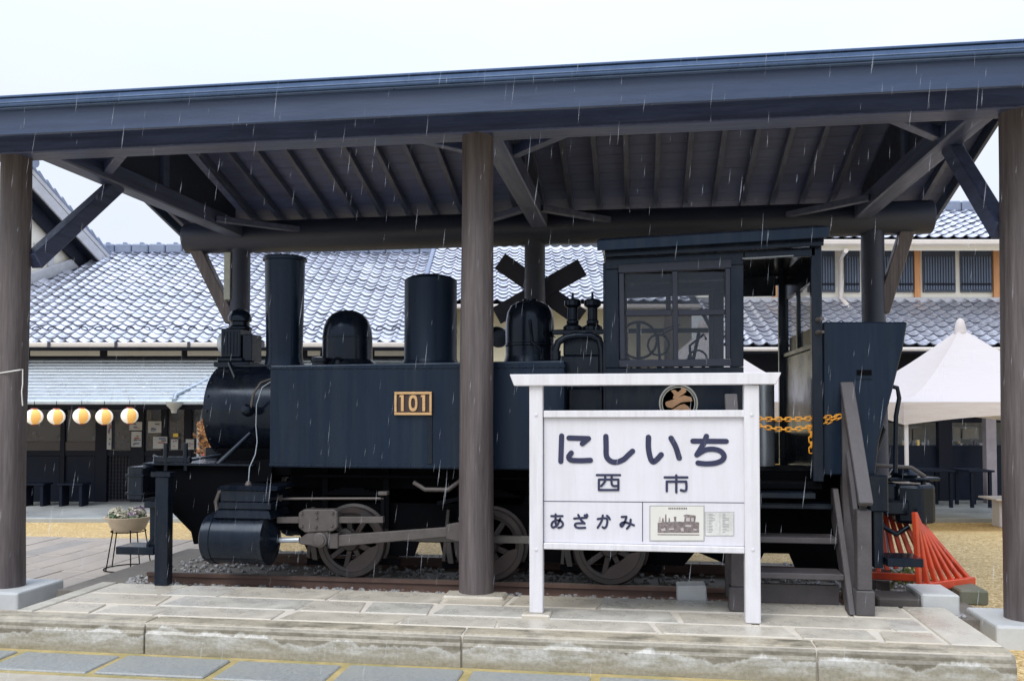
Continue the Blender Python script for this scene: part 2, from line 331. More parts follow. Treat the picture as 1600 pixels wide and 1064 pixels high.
for r in range(3):
    x = PX_L + .14 + (random.random() * -.5)
    while x < PX_R - .31:
        w = random.choice([.5, .7, .9, 1.1]); a = max(x, PX_L + .142); b = min(x + w, PX_R - .312)
        sk = random.uniform(-.07, .07)
        if b - a > .06:
            g = random.uniform(.012, .020); y0, y1 = rows[r] + g, rows[r + 1] - g
            MB().prism([(a + g, y0, -.03), (b - g, y0, -.03), (b - g + (sk if b < PX_R - .32 else 0), y1, -.03), (a + g + sk * (a > PX_L + .15), y1, -.03)], (0, 0, .03 + random.uniform(-.003, .003))).build('paving_slab', random.choice([M_stone, M_stone, M_stone2, M_stone3]), pl, bevel=.006, origin=((a + b) / 2, (y0 + y1) / 2, 0))
        x += w
# ================================================================== shelter
sh = thing('train_shelter', 'dark timber open shelter with log posts roofing over the locomotive', 'shelter', (-1.3, 9, -.2))
FY, RY = 7.0, 11.0
FX = [-5.43, -1.30, 2.79]; RX = [-5.24, -1.30, 2.76]
def post(name, x, y, z0, z1, r0, r1, m):
    b = MB(); n = 24; nn = 9; pts = []; rr = []
    dx = random.uniform(-.01, .01)
    for k in range(nn):
        t = k / (nn - 1); pts.append((x + dx * sin(t * 5), y + dx * sin(t * 4 + 1), z0 + (z1 - z0) * t)); rr.append(r0 + (r1 - r0) * t + random.uniform(-.002, .002))
    return b.tube(pts, rr, n=n).build(name, m, sh, smooth=50)
for i, x in enumerate(FX):
    zb = -.05 if i != 1 else .022
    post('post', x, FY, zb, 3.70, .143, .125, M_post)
    if i == 1: MB().box(x - .24, x + .25, FY - .2, FY + .02, -.05, .024).build('footing_stone', M_stone, sh, bevel=.015)
    else: MB().box(x - .30, x + .30, FY - .27, FY + .33, -.4, -.05).build('footing_stone', M_block, sh, bevel=.018, seg=2)
for x in RX:
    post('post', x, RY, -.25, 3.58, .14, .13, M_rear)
XL, XR = -6.25, 3.62
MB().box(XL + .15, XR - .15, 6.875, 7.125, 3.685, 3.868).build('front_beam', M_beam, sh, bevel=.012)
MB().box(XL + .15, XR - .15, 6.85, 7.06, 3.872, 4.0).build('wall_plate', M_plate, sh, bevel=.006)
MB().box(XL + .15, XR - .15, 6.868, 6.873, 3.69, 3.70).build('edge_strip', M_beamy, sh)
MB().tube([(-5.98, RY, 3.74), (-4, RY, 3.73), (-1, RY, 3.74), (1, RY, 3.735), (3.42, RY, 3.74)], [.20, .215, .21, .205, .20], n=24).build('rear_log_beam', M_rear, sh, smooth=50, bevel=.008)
for x in (-5.20, -1.22, 2.60):
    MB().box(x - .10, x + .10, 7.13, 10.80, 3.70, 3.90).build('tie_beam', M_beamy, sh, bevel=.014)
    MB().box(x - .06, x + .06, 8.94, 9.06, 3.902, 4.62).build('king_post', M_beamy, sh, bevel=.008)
# roof: ridge at Y 9, slopes fall to both eaves
SL = .30; RYD = 9.0; ZR = 3.855 + SL * (RYD - 6.2)
def zc(y): return ZR - SL * abs(y - RYD)
MB().box(XL + .1, XR - .1, RYD - .07, RYD + .07, zc(RYD) - .30, zc(RYD) - .12).build('ridge_beam', M_beamy, sh, bevel=.008)
x = XL + .12
while x < XR - .05:
    for a, b in ((6.24, 8.99), (9.01, 11.78)):
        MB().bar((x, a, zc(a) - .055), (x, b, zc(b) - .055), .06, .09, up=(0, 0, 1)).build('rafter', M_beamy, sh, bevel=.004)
    x += .352
for side in (0, 1):
    y = RYD + .005
    while y < RYD + 2.79:
        y2 = min(y + .178, RYD + 2.8); a, b = (y + .003, y2 - .003)
        if side == 0: a, b = 2 * RYD - b, 2 * RYD - a
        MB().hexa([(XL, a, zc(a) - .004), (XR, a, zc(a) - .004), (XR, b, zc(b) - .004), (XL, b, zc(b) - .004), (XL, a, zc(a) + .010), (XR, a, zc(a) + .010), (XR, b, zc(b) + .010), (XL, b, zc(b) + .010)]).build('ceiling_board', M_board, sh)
        y = y2
for s in (-1, 1):
    a, b = RYD, RYD + s * 2.86
    pts = [(XL - .04, a, zc(a) + .014), (XR + .04, a, zc(a) + .014), (XR + .04, b, zc(b) + .014), (XL - .04, b, zc(b) + .014)]
    MB().prism(pts, (0, 0, .03)).build('roof_sheet', M_roof, sh)
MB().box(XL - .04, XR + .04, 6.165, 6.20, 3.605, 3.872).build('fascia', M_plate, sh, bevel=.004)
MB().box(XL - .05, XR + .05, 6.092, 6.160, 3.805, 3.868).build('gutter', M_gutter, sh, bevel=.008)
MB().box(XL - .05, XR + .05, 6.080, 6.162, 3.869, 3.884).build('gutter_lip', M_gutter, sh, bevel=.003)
M_bead = mat('gutter_bead', (.14, .20, .32), .35, metal=.4, bump=0)
MB().box(XL - .05, XR + .05, 6.084, 6.091, 3.826, 3.834).build('gutter_bead', M_bead, sh, bevel=.002)
MB().box(XL - .05, XR + .05, 6.120, 6.163, 3.796, 3.803).build('drip_edge', M_bead, sh, bevel=.002)
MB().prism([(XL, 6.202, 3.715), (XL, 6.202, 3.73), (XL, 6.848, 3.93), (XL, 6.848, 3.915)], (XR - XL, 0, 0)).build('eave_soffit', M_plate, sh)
# braces
def brace(A, B, w=.10, h=.15, m=M_beamy, up=None): MB().bar(A, B, w, h, up).build('brace', m, sh, bevel=.008)
brace((-5.30, 7.08, 2.78), (-5.22, 8.20, 3.74), .11, .15)
brace((2.70, 7.08, 2.82), (2.64, 7.98, 3.74), .11, .15)
brace((-5.90, RY - .02, 3.72), (-5.32, RY - .02, 2.62), .13, .16, M_post)
brace((3.18, RY - .02, 3.72), (2.84, RY - .02, 2.62), .13, .16, M_post)
for x, sg in ((-5.2, 1), (-1.22, -1), (-1.22, 1), (2.6, -1)):
    MB().bar((x + sg * .10, 10.05, 3.78), (x + sg * .85, 10.82, 3.78), .09, .07, (0, 0, 1)).build('corner_brace', M_beamy, sh, bevel=.006)
    MB().bar((x + sg * .10, 7.85, 3.80), (x + sg * .75, 7.13, 3.80), .09, .10, (0, 0, 1)).build('corner_brace', M_beamy, sh, bevel=.006)
MB().box(-5.40, -5.31, 10.88, 10.95, 2.9, 3.52).build('conduit', mat('conduit_grey', (.42, .45, .40), .5), sh, bevel=.006)
for s_, x in ((-1, XL), (1, XR)):      # barge boards
    for a, b in ((6.2, 9.0), (9.0, 11.8)):
        MB().bar((x, a, zc(a) - .07), (x, b, zc(b) - .07), .04, .17, (0, 0, 1)).build('barge_board', M_plate, sh, bevel=.004)
# rope tied from the corner post
tag(MB().tube([py(-60, 592, 6.86), py(0, 583, 6.86), py(30, 578, 6.86), py(35.5, 577, 6.88), py(35.5, 600, 6.88), py(34, 612, 6.88), py(35.5, 634, 6.88)], .006, n=6).build('cord', mat('cord_white', (.7, .7, .66), .7), smooth=60, origin=py(36, 600, 6.9)), 'thin pale cord tied round the log post by the flower planter', 'cord')

for x in (-5.2, -1.22, 2.6):
    MB().prism([(x - .02, 9.07, 3.902), (x - .02, 10.75, 3.902), (x - .02, 10.75, zc(10.75) - .11), (x - .02, 9.07, zc(9.07) - .13)], (.04, 0, 0)).build('gable_panel', M_rear, sh)
    MB().prism([(x - .02, 7.15, 3.902), (x - .02, 8.93, 3.902), (x - .02, 8.93, zc(8.93) - .13), (x - .02, 7.15, zc(7.15) - .11)], (.04, 0, 0)).build('gable_panel', M_rear, sh)
# ================================================================== track
TY0, TY1, YC, ZRL = 7.40, 8.50, 7.95, .025
struct(MB().box(-5.0, 2.6, 7.036, 9.3, -.4, -.085).build('track_bed', mat('bed', (.16, .145, .125), .8, var=.4, scale=12, fine=90, bump=.5), origin=(-1, 8, -.085)))
random.seed(11)
bl = MB()
def stone(mb, p, r):
    n = 6; ph = random.random() * 6
    vs_ = []
    for k, (z, q) in enumerate(((-.6, .7), (.15, 1.0), (.7, .5))):
        for i in range(n): 
            a = 2 * pi * i / n + ph; rr = r * q * random.uniform(.75, 1.15); vs_.append(V(p) + V((cos(a) * rr, sin(a) * rr * .85, z * r * random.uniform(.8, 1.1))))
    fs = [(k * n + i, k * n + (i + 1) % n, (k + 1) * n + (i + 1) % n, (k + 1) * n + i) for k in range(2) for i in range(n)] + [tuple(range(2 * n, 3 * n))]
    mb.add(vs_, fs)
for i in range(4200):
    stone(bl, (random.uniform(-4.6, 2.4), random.choice([random.uniform(7.06, 9.2), random.uniform(7.06, 7.8)]), -.075), random.uniform(.010, .030))
stuff(bl.build('ballast', mat('ballast_stone', (.17, .175, .185), .5, var=.85, scale=30, c2=(.55, .55, .55), bump=.2), origin=(-1, 8, -.08)))
tr = thing('railway_track', 'short length of rusty railway track under the locomotive', 'track', (-1.2, 7.95, -.085))
XR0, XR1 = -4.36, 2.25
for yy in (TY0, TY1):
    prof = [(-.06, -.085), (.06, -.085), (.06, -.076), (.010, -.062), (.010, -.012), (.030, -.006), (.030, .022), (.024, ZRL), (-.024, ZRL), (-.030, .022), (-.030, -.006), (-.010, -.012), (-.010, -.062), (-.06, -.076)]
    MB().prism([(XR0, yy + a, z) for a, z in prof], (XR1 - XR0, 0, 0)).build('rail', M_rust, tr)
    MB().box(XR0 + .002, XR1 - .002, yy - .022, yy + .022, ZRL + .0005, ZRL + .003).build('rail_head', M_railtop, tr)
k = 0; x = -4.15
M_sleep = mat('sleeper_wood', (.06, .052, .047), .7, var=.4, scale=3, stretch=(4, .7, 4), bump=.4)
while x < 2.3:
    MB().box(x, x + .2, 7.12, 9.0, -.2, -.088).build('sleeper', M_sleep, tr, bevel=.01); x += .62
# ================================================================== locomotive
lo = thing('steam_locomotive', 'black six-wheeled tank steam locomotive with a brass number plate under the timber shelter', 'locomotive', (-1.2, YC, ZRL))
def q(x, y, Y): return py(x, y, Y)
def poly(pts, Y, th, name, m, parent=None, bevel=.006, mirror=False, smooth=0):
    b = MB().prism([q(x, y, Y) for x, y in pts], (0, th, 0))
    if mirror: flip(b).build(name, m, parent or lo, bevel=bevel, smooth=smooth)
    return b.build(name, m, parent or lo, bevel=bevel, smooth=smooth)
def flip(b):
    c_ = MB(); c_.v = [V((v.x, 2 * YC - v.y, v.z)) for v in b.v]; c_.f = [tuple(reversed(f)) for f in b.f]; c_.m = b.m[:]; return c_
def rect(x0, y0, x1, y1): return [(x0, y0), (x1, y0), (x1, y1), (x0, y1)]
# boiler and smokebox
ZB, RB = 1.46, .43
MB().cyl((-3.1, YC, ZB), (-.22, YC, ZB), RB, n=40).build('boiler', M_black, lo, smooth=50)
sb = MB().lathe([(.02, -.07), (.2, -.065), (.36, -.03), (.40, 0), (RB, .0), (RB + .004, .03), (RB + .004, .80)], (-3.92, YC, ZB), (1, 0, 0), n=44).build('smokebox', M_black, lo, smooth=40)
for k in range(20):
    a = 2 * pi * k / 20
    if sin(a) < .95: MB().lathe([(.012, 0), (.012, .008), (.005, .014)], (-3.88 , YC + (RB + .002) * cos(a), ZB + (RB + .002) * sin(a)), (0, cos(a), sin(a)), n=8).build('rivet', M_black, sb)
MB().box(-3.86, -3.1, YC - .30, YC + .30, .86, 1.12).build('smokebox_saddle', M_under, lo, bevel=.02)
# handrail and clamp across the smokebox top
MB().tube([q(340, 573, 7.62), q(440, 571, 7.62)], .011, n=8).build('handrail', M_black, lo, smooth=60)
MB().bar(q(358, 566, 7.6), q(368, 590, 7.52), .025, .03).build('handrail_bracket', M_black, lo, bevel=.004)
# chimney
zt = q(445, 402, YC).z; cx = q(445, 480, YC).x
MB().lathe([(.20, 1.84), (.175, 1.93), (.168, 2.0), (.188, zt - .045), (.206, zt - .04), (.206, zt - .012), (.19, zt), (.15, zt - .005), (.15, zt - .2)], (cx, YC, 0), n=40).build('chimney', M_tank, lo, smooth=35)
# domes
def dome(px, top, hw, prof, name, mt=M_black):
    c = q(px, (top + 565) / 2, YC); zt_ = q(px, top, YC).z; r = hw * (c - CAM).dot(FH) / FPX
    h = zt_ - 1.86
    return MB().lathe([(r * a, 1.84 + h * b + .02 * (b > 0)) for a, b in prof], (c.x, YC, 0), n=44).build(name, mt, lo, smooth=40)
d1 = dome(543, 485, 39, [(1.25, 0), (1.18, .06), (1.0, .14), (.99, .50), (1.005, .505), (1.005, .53), (.99, .535), (.95, .68), (.84, .82), (.62, .93), (.35, .985), (.05, 1)], 'sand_dome')
dome(673, 430, 41, [(1.2, 0), (1.06, .05), (1.0, .09), (1.0, .93), (.99, .945), (.8, .975), (.5, .995), (.05, 1)], 'cylindrical_dome', M_tank)
d2 = dome(828, 470, 38, [(1.2, 0), (1.1, .05), (1.02, .14), (1.0, .17), (1.0, .30), (1.03, .31), (1.03, .34), (1.0, .35), (1.0, .62), (.985, .70), (.93, .82), (.78, .92), (.5, .98), (.3, .995), (.29, 1.02), (.05, 1.03)], 'steam_dome')
MB().lathe([(.07, 0), (.07, .06), (.085, .065), (.085, .10), (.03, .11)], q(500, 566, 7.7) - V((0, 0, .06)), n=16).build('filler_cap', M_black, lo, smooth=40)
MB().lathe([(.03, 0), (.03, .09), (.045, .10), (.02, .12)], q(528, 568, 7.7) - V((0, 0, .06)), n=12).build('sand_valve', M_black, lo, smooth=40)
MB().tube([q(846, 563, 7.55), q(846, 545, 7.6), q(832, 535, 7.66), q(828, 500, 7.72)], .014, n=8).build('sand_pipe', M_black, lo, smooth=60)
# headlamp on the smokebox
hl = MB().box(q(354, 600, YC).x, q(384, 600, YC).x, YC - .13, YC + .13, 1.96, 2.235).build('headlamp', M_black, lo, bevel=.01)
MB().box(q(346, 600, YC).x, q(401, 600, YC).x, YC - .17, YC + .17, 1.87, 1.92).build('lamp_base', M_black, hl, bevel=.008)
MB().box(q(350, 600, YC).x, q(388, 600, YC).x, YC - .15, YC + .15, 1.921, 1.958).build('lamp_plinth', M_black, hl, bevel=.008)
MB().box(q(386, 600, YC).x, q(401, 600, YC).x, YC - .11, YC + .11, 1.925, 2.18).build('lamp_case', M_black, hl, bevel=.008)
cxl = q(374, 600, YC).x
MB().lathe([(.115, 2.236), (.115, 2.25), (.085, 2.27), (.085, 2.30), (.11, 2.31), (.11, 2.355), (.085, 2.40), (.045, 2.425), (.01, 2.43)], (cxl, YC, 0), n=24).build('lamp_chimney', M_black, hl, smooth=40)
for k in range(5):
    xx = q(358 + k * 5, 600, YC).x; MB().box(xx, xx + .010, YC - .137, YC - .131, 1.99, 2.20).build('lamp_rib', M_black, hl)
MB().lathe([(.10, 0), (.10, .05), (.085, .06)], (q(354, 600, YC).x, YC, 2.1), (-1, 0, 0), n=24).build('lamp_lens', glass('lens', (.6, .65, .7), .05, .9), hl, smooth=40)
# side tanks
T0 = q(422, 571, 7.2); T1 = q(882, 563, 7.2); zb = q(422, 730, 7.2).z
for yy, nm in ((7.2, 'side_tank'), (8.36, 'side_tank')):
    t_ = MB().hexa([(T0.x, yy, zb), (T1.x, yy, zb - .0), (T1.x, yy + .34, zb), (T0.x, yy + .34, zb), (T0.x, yy, T0.z), (T1.x, yy, T1.z), (T1.x, yy + .34, T1.z), (T0.x, yy + .34, T0.z)]).build(nm, M_tank, lo, bevel=.012, seg=2)
    if yy < 8: tank = t_
MB().box(T0.x - .004, T1.x + .004, 7.194, 7.199, T0.z - .035, T0.z - .012).build('edge_strip', M_tank, tank, bevel=.002)
MB().box(T0.x, T1.x, 7.194, 7.199, zb + .01, zb + .035).build('edge_strip', M_tank, tank, bevel=.002)
sx = q(672, 600, 7.2).x; MB().box(sx - .022, sx + .022, 7.192, 7.199, zb + .04, q(660, 650, 7.2).z).build('seam_strip', M_black, tank, bevel=.002)
rv = MB()
for k in range(44):
    xx = T0.x + .03 + (T1.x - T0.x - .06) * k / 43
    for z_ in (T0.z - .024, zb + .022): rv.lathe([(.007, 0), (.006, .004), (.001, .006)], (xx, 7.194, z_), (0, -1, 0), n=6)
stuff(rv.build('rivets', M_tank, tank))
# number plate 101
pA, pB = q(617, 612, 7.19), q(675.5, 648.5, 7.19)
npl = MB().box(pA.x, pB.x, 7.182, 7.19, pB.z, pA.z).build('number_plate', mat('plate_maroon', (.035, .018, .016), .5), lo)
fw = .022
for a, b, c, d in ((pA.x, pB.x, pA.z - fw, pA.z), (pA.x, pB.x, pB.z, pB.z + fw), (pA.x, pA.x + fw, pB.z + fw + .001, pA.z - fw - .001), (pB.x - fw, pB.x, pB.z + fw + .001, pA.z - fw - .001)):
    MB().box(a, b, 7.168, 7.181, c, d).build('plate_frame', M_brass, npl, bevel=.003)
zc0, zc1 = q(646, 642.5, 7.18).z, q(646, 617, 7.18).z
for px_ in (629.2, 662.6):
    c = q(px_, 600, 7.18).x; MB().prism([(c - .013, 7.181, zc0), (c + .013, 7.181, zc0), (c + .013, 7.181, zc1), (c - .008, 7.181, zc1), (c - .026, 7.181, zc1 - .004), (c - .026, 7.181, zc1 - .018), (c - .013, 7.181, zc1 - .018)], (0, -.012, 0)).build('numeral', M_brass, npl, bevel=.002)
c = q(646, 600, 7.18).x; zm = (zc0 + zc1) / 2; hh = (zc1 - zc0) / 2; b = MB(); n = 24; vs_ = []
for k in range(n):
    a = 2 * pi * k / n; e = lambda t: (abs(cos(a)) ** .75 * (1 if cos(a) > 0 else -1) * t[0], abs(sin(a)) ** .75 * (1 if sin(a) > 0 else -1) * t[1])
    for t, y_ in (((.037, hh), 7.169), ((.018, hh - .026), 7.169), ((.018, hh - .026), 7.181), ((.037, hh), 7.181)): vs_.append((c + e(t)[0], y_, zm + e(t)[1]))
b.add(vs_, [(k * 4 + j, k * 4 + (j + 1) % 4, ((k + 1) % n) * 4 + (j + 1) % 4, ((k + 1) % n) * 4 + j) for k in range(n) for j in range(4)])
b.build('numeral', M_brass, npl, smooth=40)
# cab -------------------------------------------------------------
YN, YF = 7.10, 8.80
def cabside(Yq, sgn, glz):
    # outer frame points are read on the near plane and shifted
    def c(x, y): p = q(x, y, YN); return V((p.x, Yq, p.z))
    th = .035 * sgn
    P = lambda pts, nm, m=M_black, t=th, off=0., par=None: MB().prism([c(x, y) + V((0, off, 0)) for x, y in pts], (0, t, 0)).build(nm, m, par or lo, bevel=.004)
    base = P([(946, 575), (1162, 573), (1162, 752), (946, 748)], 'cab_side')
    P([(946, 402), (1162, 392), (1162, 413), (946, 421)], 'cab_panel', par=base)
    P([(946, 421.5), (966, 420.5), (968, 574.5), (946, 574.5)], 'cab_panel', par=base)
    P([(1141, 414), (1162, 413.3), (1162, 572.5), (1141, 573.5)], 'cab_panel', par=base)
    o_ = -.012 * sgn; t2 = .05 * sgn
    wf = P([(966, 414), (1143, 405), (1143, 419), (966, 427)], 'window_frame', M_frame, t2, o_, base)
    for pts in ([(967, 427.5), (975, 427.2), (977, 562), (969, 562)], [(1133, 419.8), (1141, 419.5), (1141, 560), (1134, 560)], [(967, 562.5), (1143, 560.5), (1143, 572), (968, 574)]):
        P(pts, 'window_frame', M_frame, t2, o_, base)
    for pts in ([(1050, 423.5), (1059, 423), (1060, 562), (1052, 562)], [(977, 485), (1049.5, 484), (1050, 493), (977, 494)], [(1060, 484), (1133, 483), (1133, 492), (1060, 493)]):
        P(pts, 'glazing_bar', M_frame, .03 * sgn, .002 * sgn, base)
    if glz:
        for pts in (rect(976, 427, 1051, 486), rect(1059, 424, 1134, 485), rect(976, 492, 1052, 562), rect(1059, 491, 1134, 561)):
            P(pts, 'window_pane', M_glass, .004 * sgn, .018 * sgn, base)
    return base
M_glass = glass('cab_glass', (.03, .04, .06), .02, .32)
cs = cabside(YN, 1, True)
cabside(YF, -1, True)
# cab emblem
ec = q(1060, 630, YN - .002); er = 29.5 * ec.y / FPX
em = MB(); em.lathe([(er, 0), (er, .006), (er - .012, .006), (er - .012, 0)], ec, (0, -1, 0), n=40); em.lathe([(er - .020, 0), (er - .020, .006), (er - .028, .006), (er - .028, 0)], ec, (0, -1, 0), n=40)
eo = em.build('emblem', mat('emblem_ring', (.33, .33, .30), .45, metal=.3), cs, smooth=40)
def ep(pts): return [V((q(1000 + x * .1, 580 + y * .1, YN).x, YN - .003, q(1000 + x * .1, 580 + y * .1, YN).z)) for x, y in pts]
for pts in ([(480, 300), (550, 290), (590, 330), (640, 290), (650, 250), (720, 270), (720, 330), (660, 370), (590, 420), (560, 440), (510, 420), (530, 370)],
            [(400, 480), (520, 440), (650, 390), (680, 375), (800, 405), (820, 470), (720, 480), (640, 490), (560, 540), (500, 580), (420, 560), (395, 520)],
            [(500, 600), (620, 530), (690, 510), (750, 545), (790, 600), (740, 690), (640, 720), (620, 680), (690, 640), (680, 600), (620, 600), (540, 650), (480, 640)]):
    MB().prism(ep(pts), (0, -.006, 0)).build('emblem_mark', mat('emblem_gold', (.34, .20, .11), .5, metal=.2, var=.25, bump=.05), eo, bevel=.002)
# cab front wall, rear wall, floor, roof
xf = q(948, 500, YN).x; xr = q(1284, 500, YN).x; xd = q(1162, 500, YN).x
MB().box(xf - .03, xf + .005, YN + .037, YF - .037, .95, 2.02).build('cab_front', M_black, lo, bevel=.004)
for a, b in ((YN + .037, YN + .16), (YF - .16, YF - .037), (YC - .06, YC + .06)): MB().box(xf - .03, xf + .005, a, b, 2.021, 2.66).build('cab_front', M_black, lo, bevel=.004)
MB().box(xf - .03, xf + .005, YN + .162, YF - .162, 2.55, 2.66).build('cab_front', M_black, lo, bevel=.004)
rw = MB().box(xr - .03, xr, YN + .02, YF - .02, .92, 1.96).build('cab_rear', M_black, lo, bevel=.004)
for a, b in ((YN + .02, YN + .22), (YF - .16, YF - .02)): MB().box(xr - .03, xr, a, b, 1.961, 2.78).build('cab_rear', M_black, rw, bevel=.004)
MB().box(xr - .03, xr, YN + .221, YF - .161, 2.50, 2.78).build('cab_rear', M_black, rw, bevel=.004)
MB().box(xr - .05, xr + .005, YN + .20, YF - .14, 1.963, 2.0).build('window_sill', M_black, rw, bevel=.004)
MB().box(xr - .017, xr - .012, YN + .222, YF - .162, 2.001, 2.499).build('window_pane', M_glass, rw)
MB().box(xr - .04, xr - .008, YC + .0, YC + .05, 2.002, 2.498).build('glazing_bar', M_black, rw)
for yy in (YN, YF - .07): MB().box(xr - .075, xr + .005, yy, yy + .07, .92, 2.80).build('corner_post', M_black, lo, bevel=.006)
MB().box(xd - .0, xr - .08, YF - .035, YF, .95, 1.25).build('cab_gate', M_black, lo, bevel=.004)
MB().box(xf, xr, YN + .05, YF - .05, .86, .90).build('cab_floor', M_under, lo)
MB().box(xd, xr - .08, 6.98, 7.22, .80, .845).build('cab_step_plate', M_black, lo, bevel=.005)
# doorway lintels
for yy in (YN, YF - .035):
    a, b, c_, d_ = q(1163, 392, YN), q(1274, 386, YN), q(1274, 400, YN), q(1163, 405, YN)
    MB().prism([V((p.x, yy, p.z)) for p in (a, b, c_, d_)], (0, .035, 0)).build('door_lintel', M_black, lo, bevel=.004)
MB().box(xd, xr - .1, YF - .06, YF - .036, 2.56, 2.84).build('door_valance', M_black, lo, bevel=.004)
# roof: three stacked boards following the slightly raised rear
def roofslab(x0, y0, x1, y1, x2, y2, x3, y3, Y0, nm, m=M_black, crown=0.):
    A, B, C_, D_ = q(x0, y0, Y0), q(x1, y1, Y0), q(x2, y2, Y0), q(x3, y3, Y0)   # TL TR BR BL
    b = MB(); n = 10; vs_ = []; W = 2 * (YC - Y0)
    for k in range(n + 1):
        t = k / n; yy = Y0 + W * t; cz = crown * sin(pi * t)
        for p in (A, B, C_, D_): vs_.append((p.x, yy, p.z + cz))
    fs = [(k * 4 + j, k * 4 + (j + 1) % 4, k * 4 + 4 + (j + 1) % 4, k * 4 + 4 + j) for k in range(n) for j in range(4)] + [(0, 1, 2, 3), (n * 4 + 3, n * 4 + 2, n * 4 + 1, n * 4)]
    return b.add(vs_, fs).build(nm, m, lo, smooth=40, bevel=.004)
roofslab(933, 376, 1296, 354, 1296, 371, 933, 392, 6.93, 'cab_roof', M_tank, .16)
roofslab(945, 389, 1288, 369.5, 1287, 384, 945, 402, 7.02, 'roof_cornice', M_black, .10)
MB().tube([q(1160, 404, 7.07), q(1240, 399.5, 7.07)], .006, n=6).build('roof_strip', M_gal, lo, smooth=60)
# cab fittings seen through the window
MB().cyl((xf + .02, YC, 1.55), (xf + .16, YC, 1.55), .36, n=32).build('backhead', M_black, lo, smooth=40)
MB().cyl((xf + .25, YC - .1, 1.3), (xf + .25, YC - .1, 2.25), .02, n=10).build('regulator_stand', M_black, lo, smooth=40)
ring = [(xf + .25, YC - .14 + .16 * cos(a), 2.08 + .16 * sin(a)) for a in [2 * pi * k / 24 for k in range(24)]]
MB().tube([V((xf + .25 + (p[1] - (YC - .14)), YC - .14, p[2])) for p in ring], .012, n=8, closed=True).build('handwheel', M_black, lo, smooth=60)
MB().cyl((xf + .52, YC, 1.5), (xf + .52, YC, 2.32), .045, n=14).build('gauge_column', mat('pale_pipe', (.33, .28, .2), .5), lo, smooth=40)
MB().bar((xf + .66, YC, 1.6), (xf + .78, YC, 2.15), .03, .03).build('reverser_lever', M_black, lo, bevel=.004)
MB().cyl((xr - .3, YC + .25, .9), (xr - .3, YC + .25, 1.75), .10, n=20).build('brake_cylinder', M_gal, lo, smooth=40)
# safety valves and pump in front of the cab
for px_ in (895, 926):
    p = q(px_, 600, 7.85).x; z0 = q(px_, 516, 7.85).z; z1 = q(px_, 468, 7.85).z; h = z1 - z0
    MB().lathe([(.085, 0), (.085, .03), (.055, .05), (.048, h * .2), (.055, h * .22), (.055, h * .3), (.045, h * .34), (.045, h * .72), (.07, h * .78), (.075, h * .8), (.075, h * .95), (.06, h), (.012, h + .01), (.010, h + .06)], (p, 7.85, z0), n=20).build('safety_valve', M_black, lo, smooth=35)
a, b = q(862, 515, 7.75), q(946, 522, 7.75); MB().box(a.x, b.x, 7.75, 8.1, b.z, a.z).build('valve_seat', M_black, lo, bevel=.008)
a, b = q(880, 523, 7.55), q(937, 556, 7.55); MB().box(a.x, b.x, 7.55, 7.95, b.z, a.z).build('steam_pump', M_black, lo, bevel=.012, seg=2)
a, b = q(868, 556, 7.45), q(946, 580, 7.45); MB().box(a.x, b.x, 7.45, 8.0, b.z - .3, a.z).build('pump_bed', M_black, lo, bevel=.01)
MB().tube([q(868, 575, 7.42), q(868, 548, 7.42), q(872, 535, 7.42), q(884, 527, 7.42), q(900, 524, 7.42), q(924, 524, 7.42), q(936, 530, 7.42), q(940, 545, 7.42), q(940, 610, 7.42)], .030, n=12).build('steam_pipe', M_black, lo, smooth=60)
MB().cyl(q(868, 562, 7.42), q(868, 548, 7.42), .045, n=14).build('pipe_union', M_black, lo, smooth=40)
MB().cyl(q(941, 600, 7.3), q(940, 545, 7.3), .022, n=12).build('pipe_stub', M_black, lo, smooth=40)
MB().box(T1.x + .005, xf - .035, 7.40, 8.5, .95, 1.66).build('firebox_casing', M_black, lo, bevel=.02)
# bunker
bk_poly = [(1286, 503), (1418, 503), (1411, 545), (1392, 620), (1374, 690), (1368, 742), (1286, 742)]
bun = poly(bk_poly, 7.16, 1.58, 'coal_bunker', M_tank, bevel=.010)
poly(rect(1339, 578, 1362, 586), 7.150, .008, 'handhold', M_under, bun, .001)
poly(rect(1338, 590, 1363, 592), 7.148, .010, 'handhold_lip', M_tank, bun, .001)
for x_, y_ in ((1277, 520), (1277, 500)): MB().lathe([(.02, 0), (.02, .03), (.012, .05), (.012, .09)], q(x_, y_, 7.10), (.3, -1, 0), n=10).build('bolt', M_grey, lo, smooth=40)
MB().tube([q(1380, 600, 7.3), q(1402, 606, 7.3), q(1405, 622, 7.3), q(1400, 650, 7.3), q(1399, 738, 7.3)], .018, n=8).build('rear_grab_rail', M_black, lo, smooth=60)
# frames, buffer beams, running plate
MB().prism([(x_, 7.50, z_) for x_, z_ in ((-4.1, .66), (-4.1, .45), (-3.0, .40), (-2.9, .20), (-1.95, .20), (-1.9, .34), (-1.72, .34), (-1.68, .18), (.35, .18), (.45, .30), (.70, .20), (.95, .20), (1.0, .30), (1.2, .30), (1.25, .18), (1.75, .18), (1.75, .95), (-.9, .95), (-1.0, .66))], (0, .035, 0)).build('main_frame', M_under, lo)
MB().box(-4.1, 1.75, 8.365, 8.40, .36, .66).build('main_frame', M_under, lo)
poly([(258, 734), (345, 723), (425, 718), (425, 752), (345, 760), (340, 800), (308, 850), (302, 850), (298, 831), (266, 798), (258, 792)], 7.28, .03, 'front_frame', M_under, mirror=True)
poly([(425, 752), (470, 752), (482, 712), (600, 742), (600, 775), (425, 780)], 7.60, .03, 'frame_bracket', M_under)
MB().box(-4.32, -3.30, 7.22, 8.68, .985, 1.005).build('front_deck', M_black, lo, bevel=.004)
MB().box(-4.36, -4.22, 7.05, 8.85, .70, .982).build('buffer_beam', M_black, lo, bevel=.01)
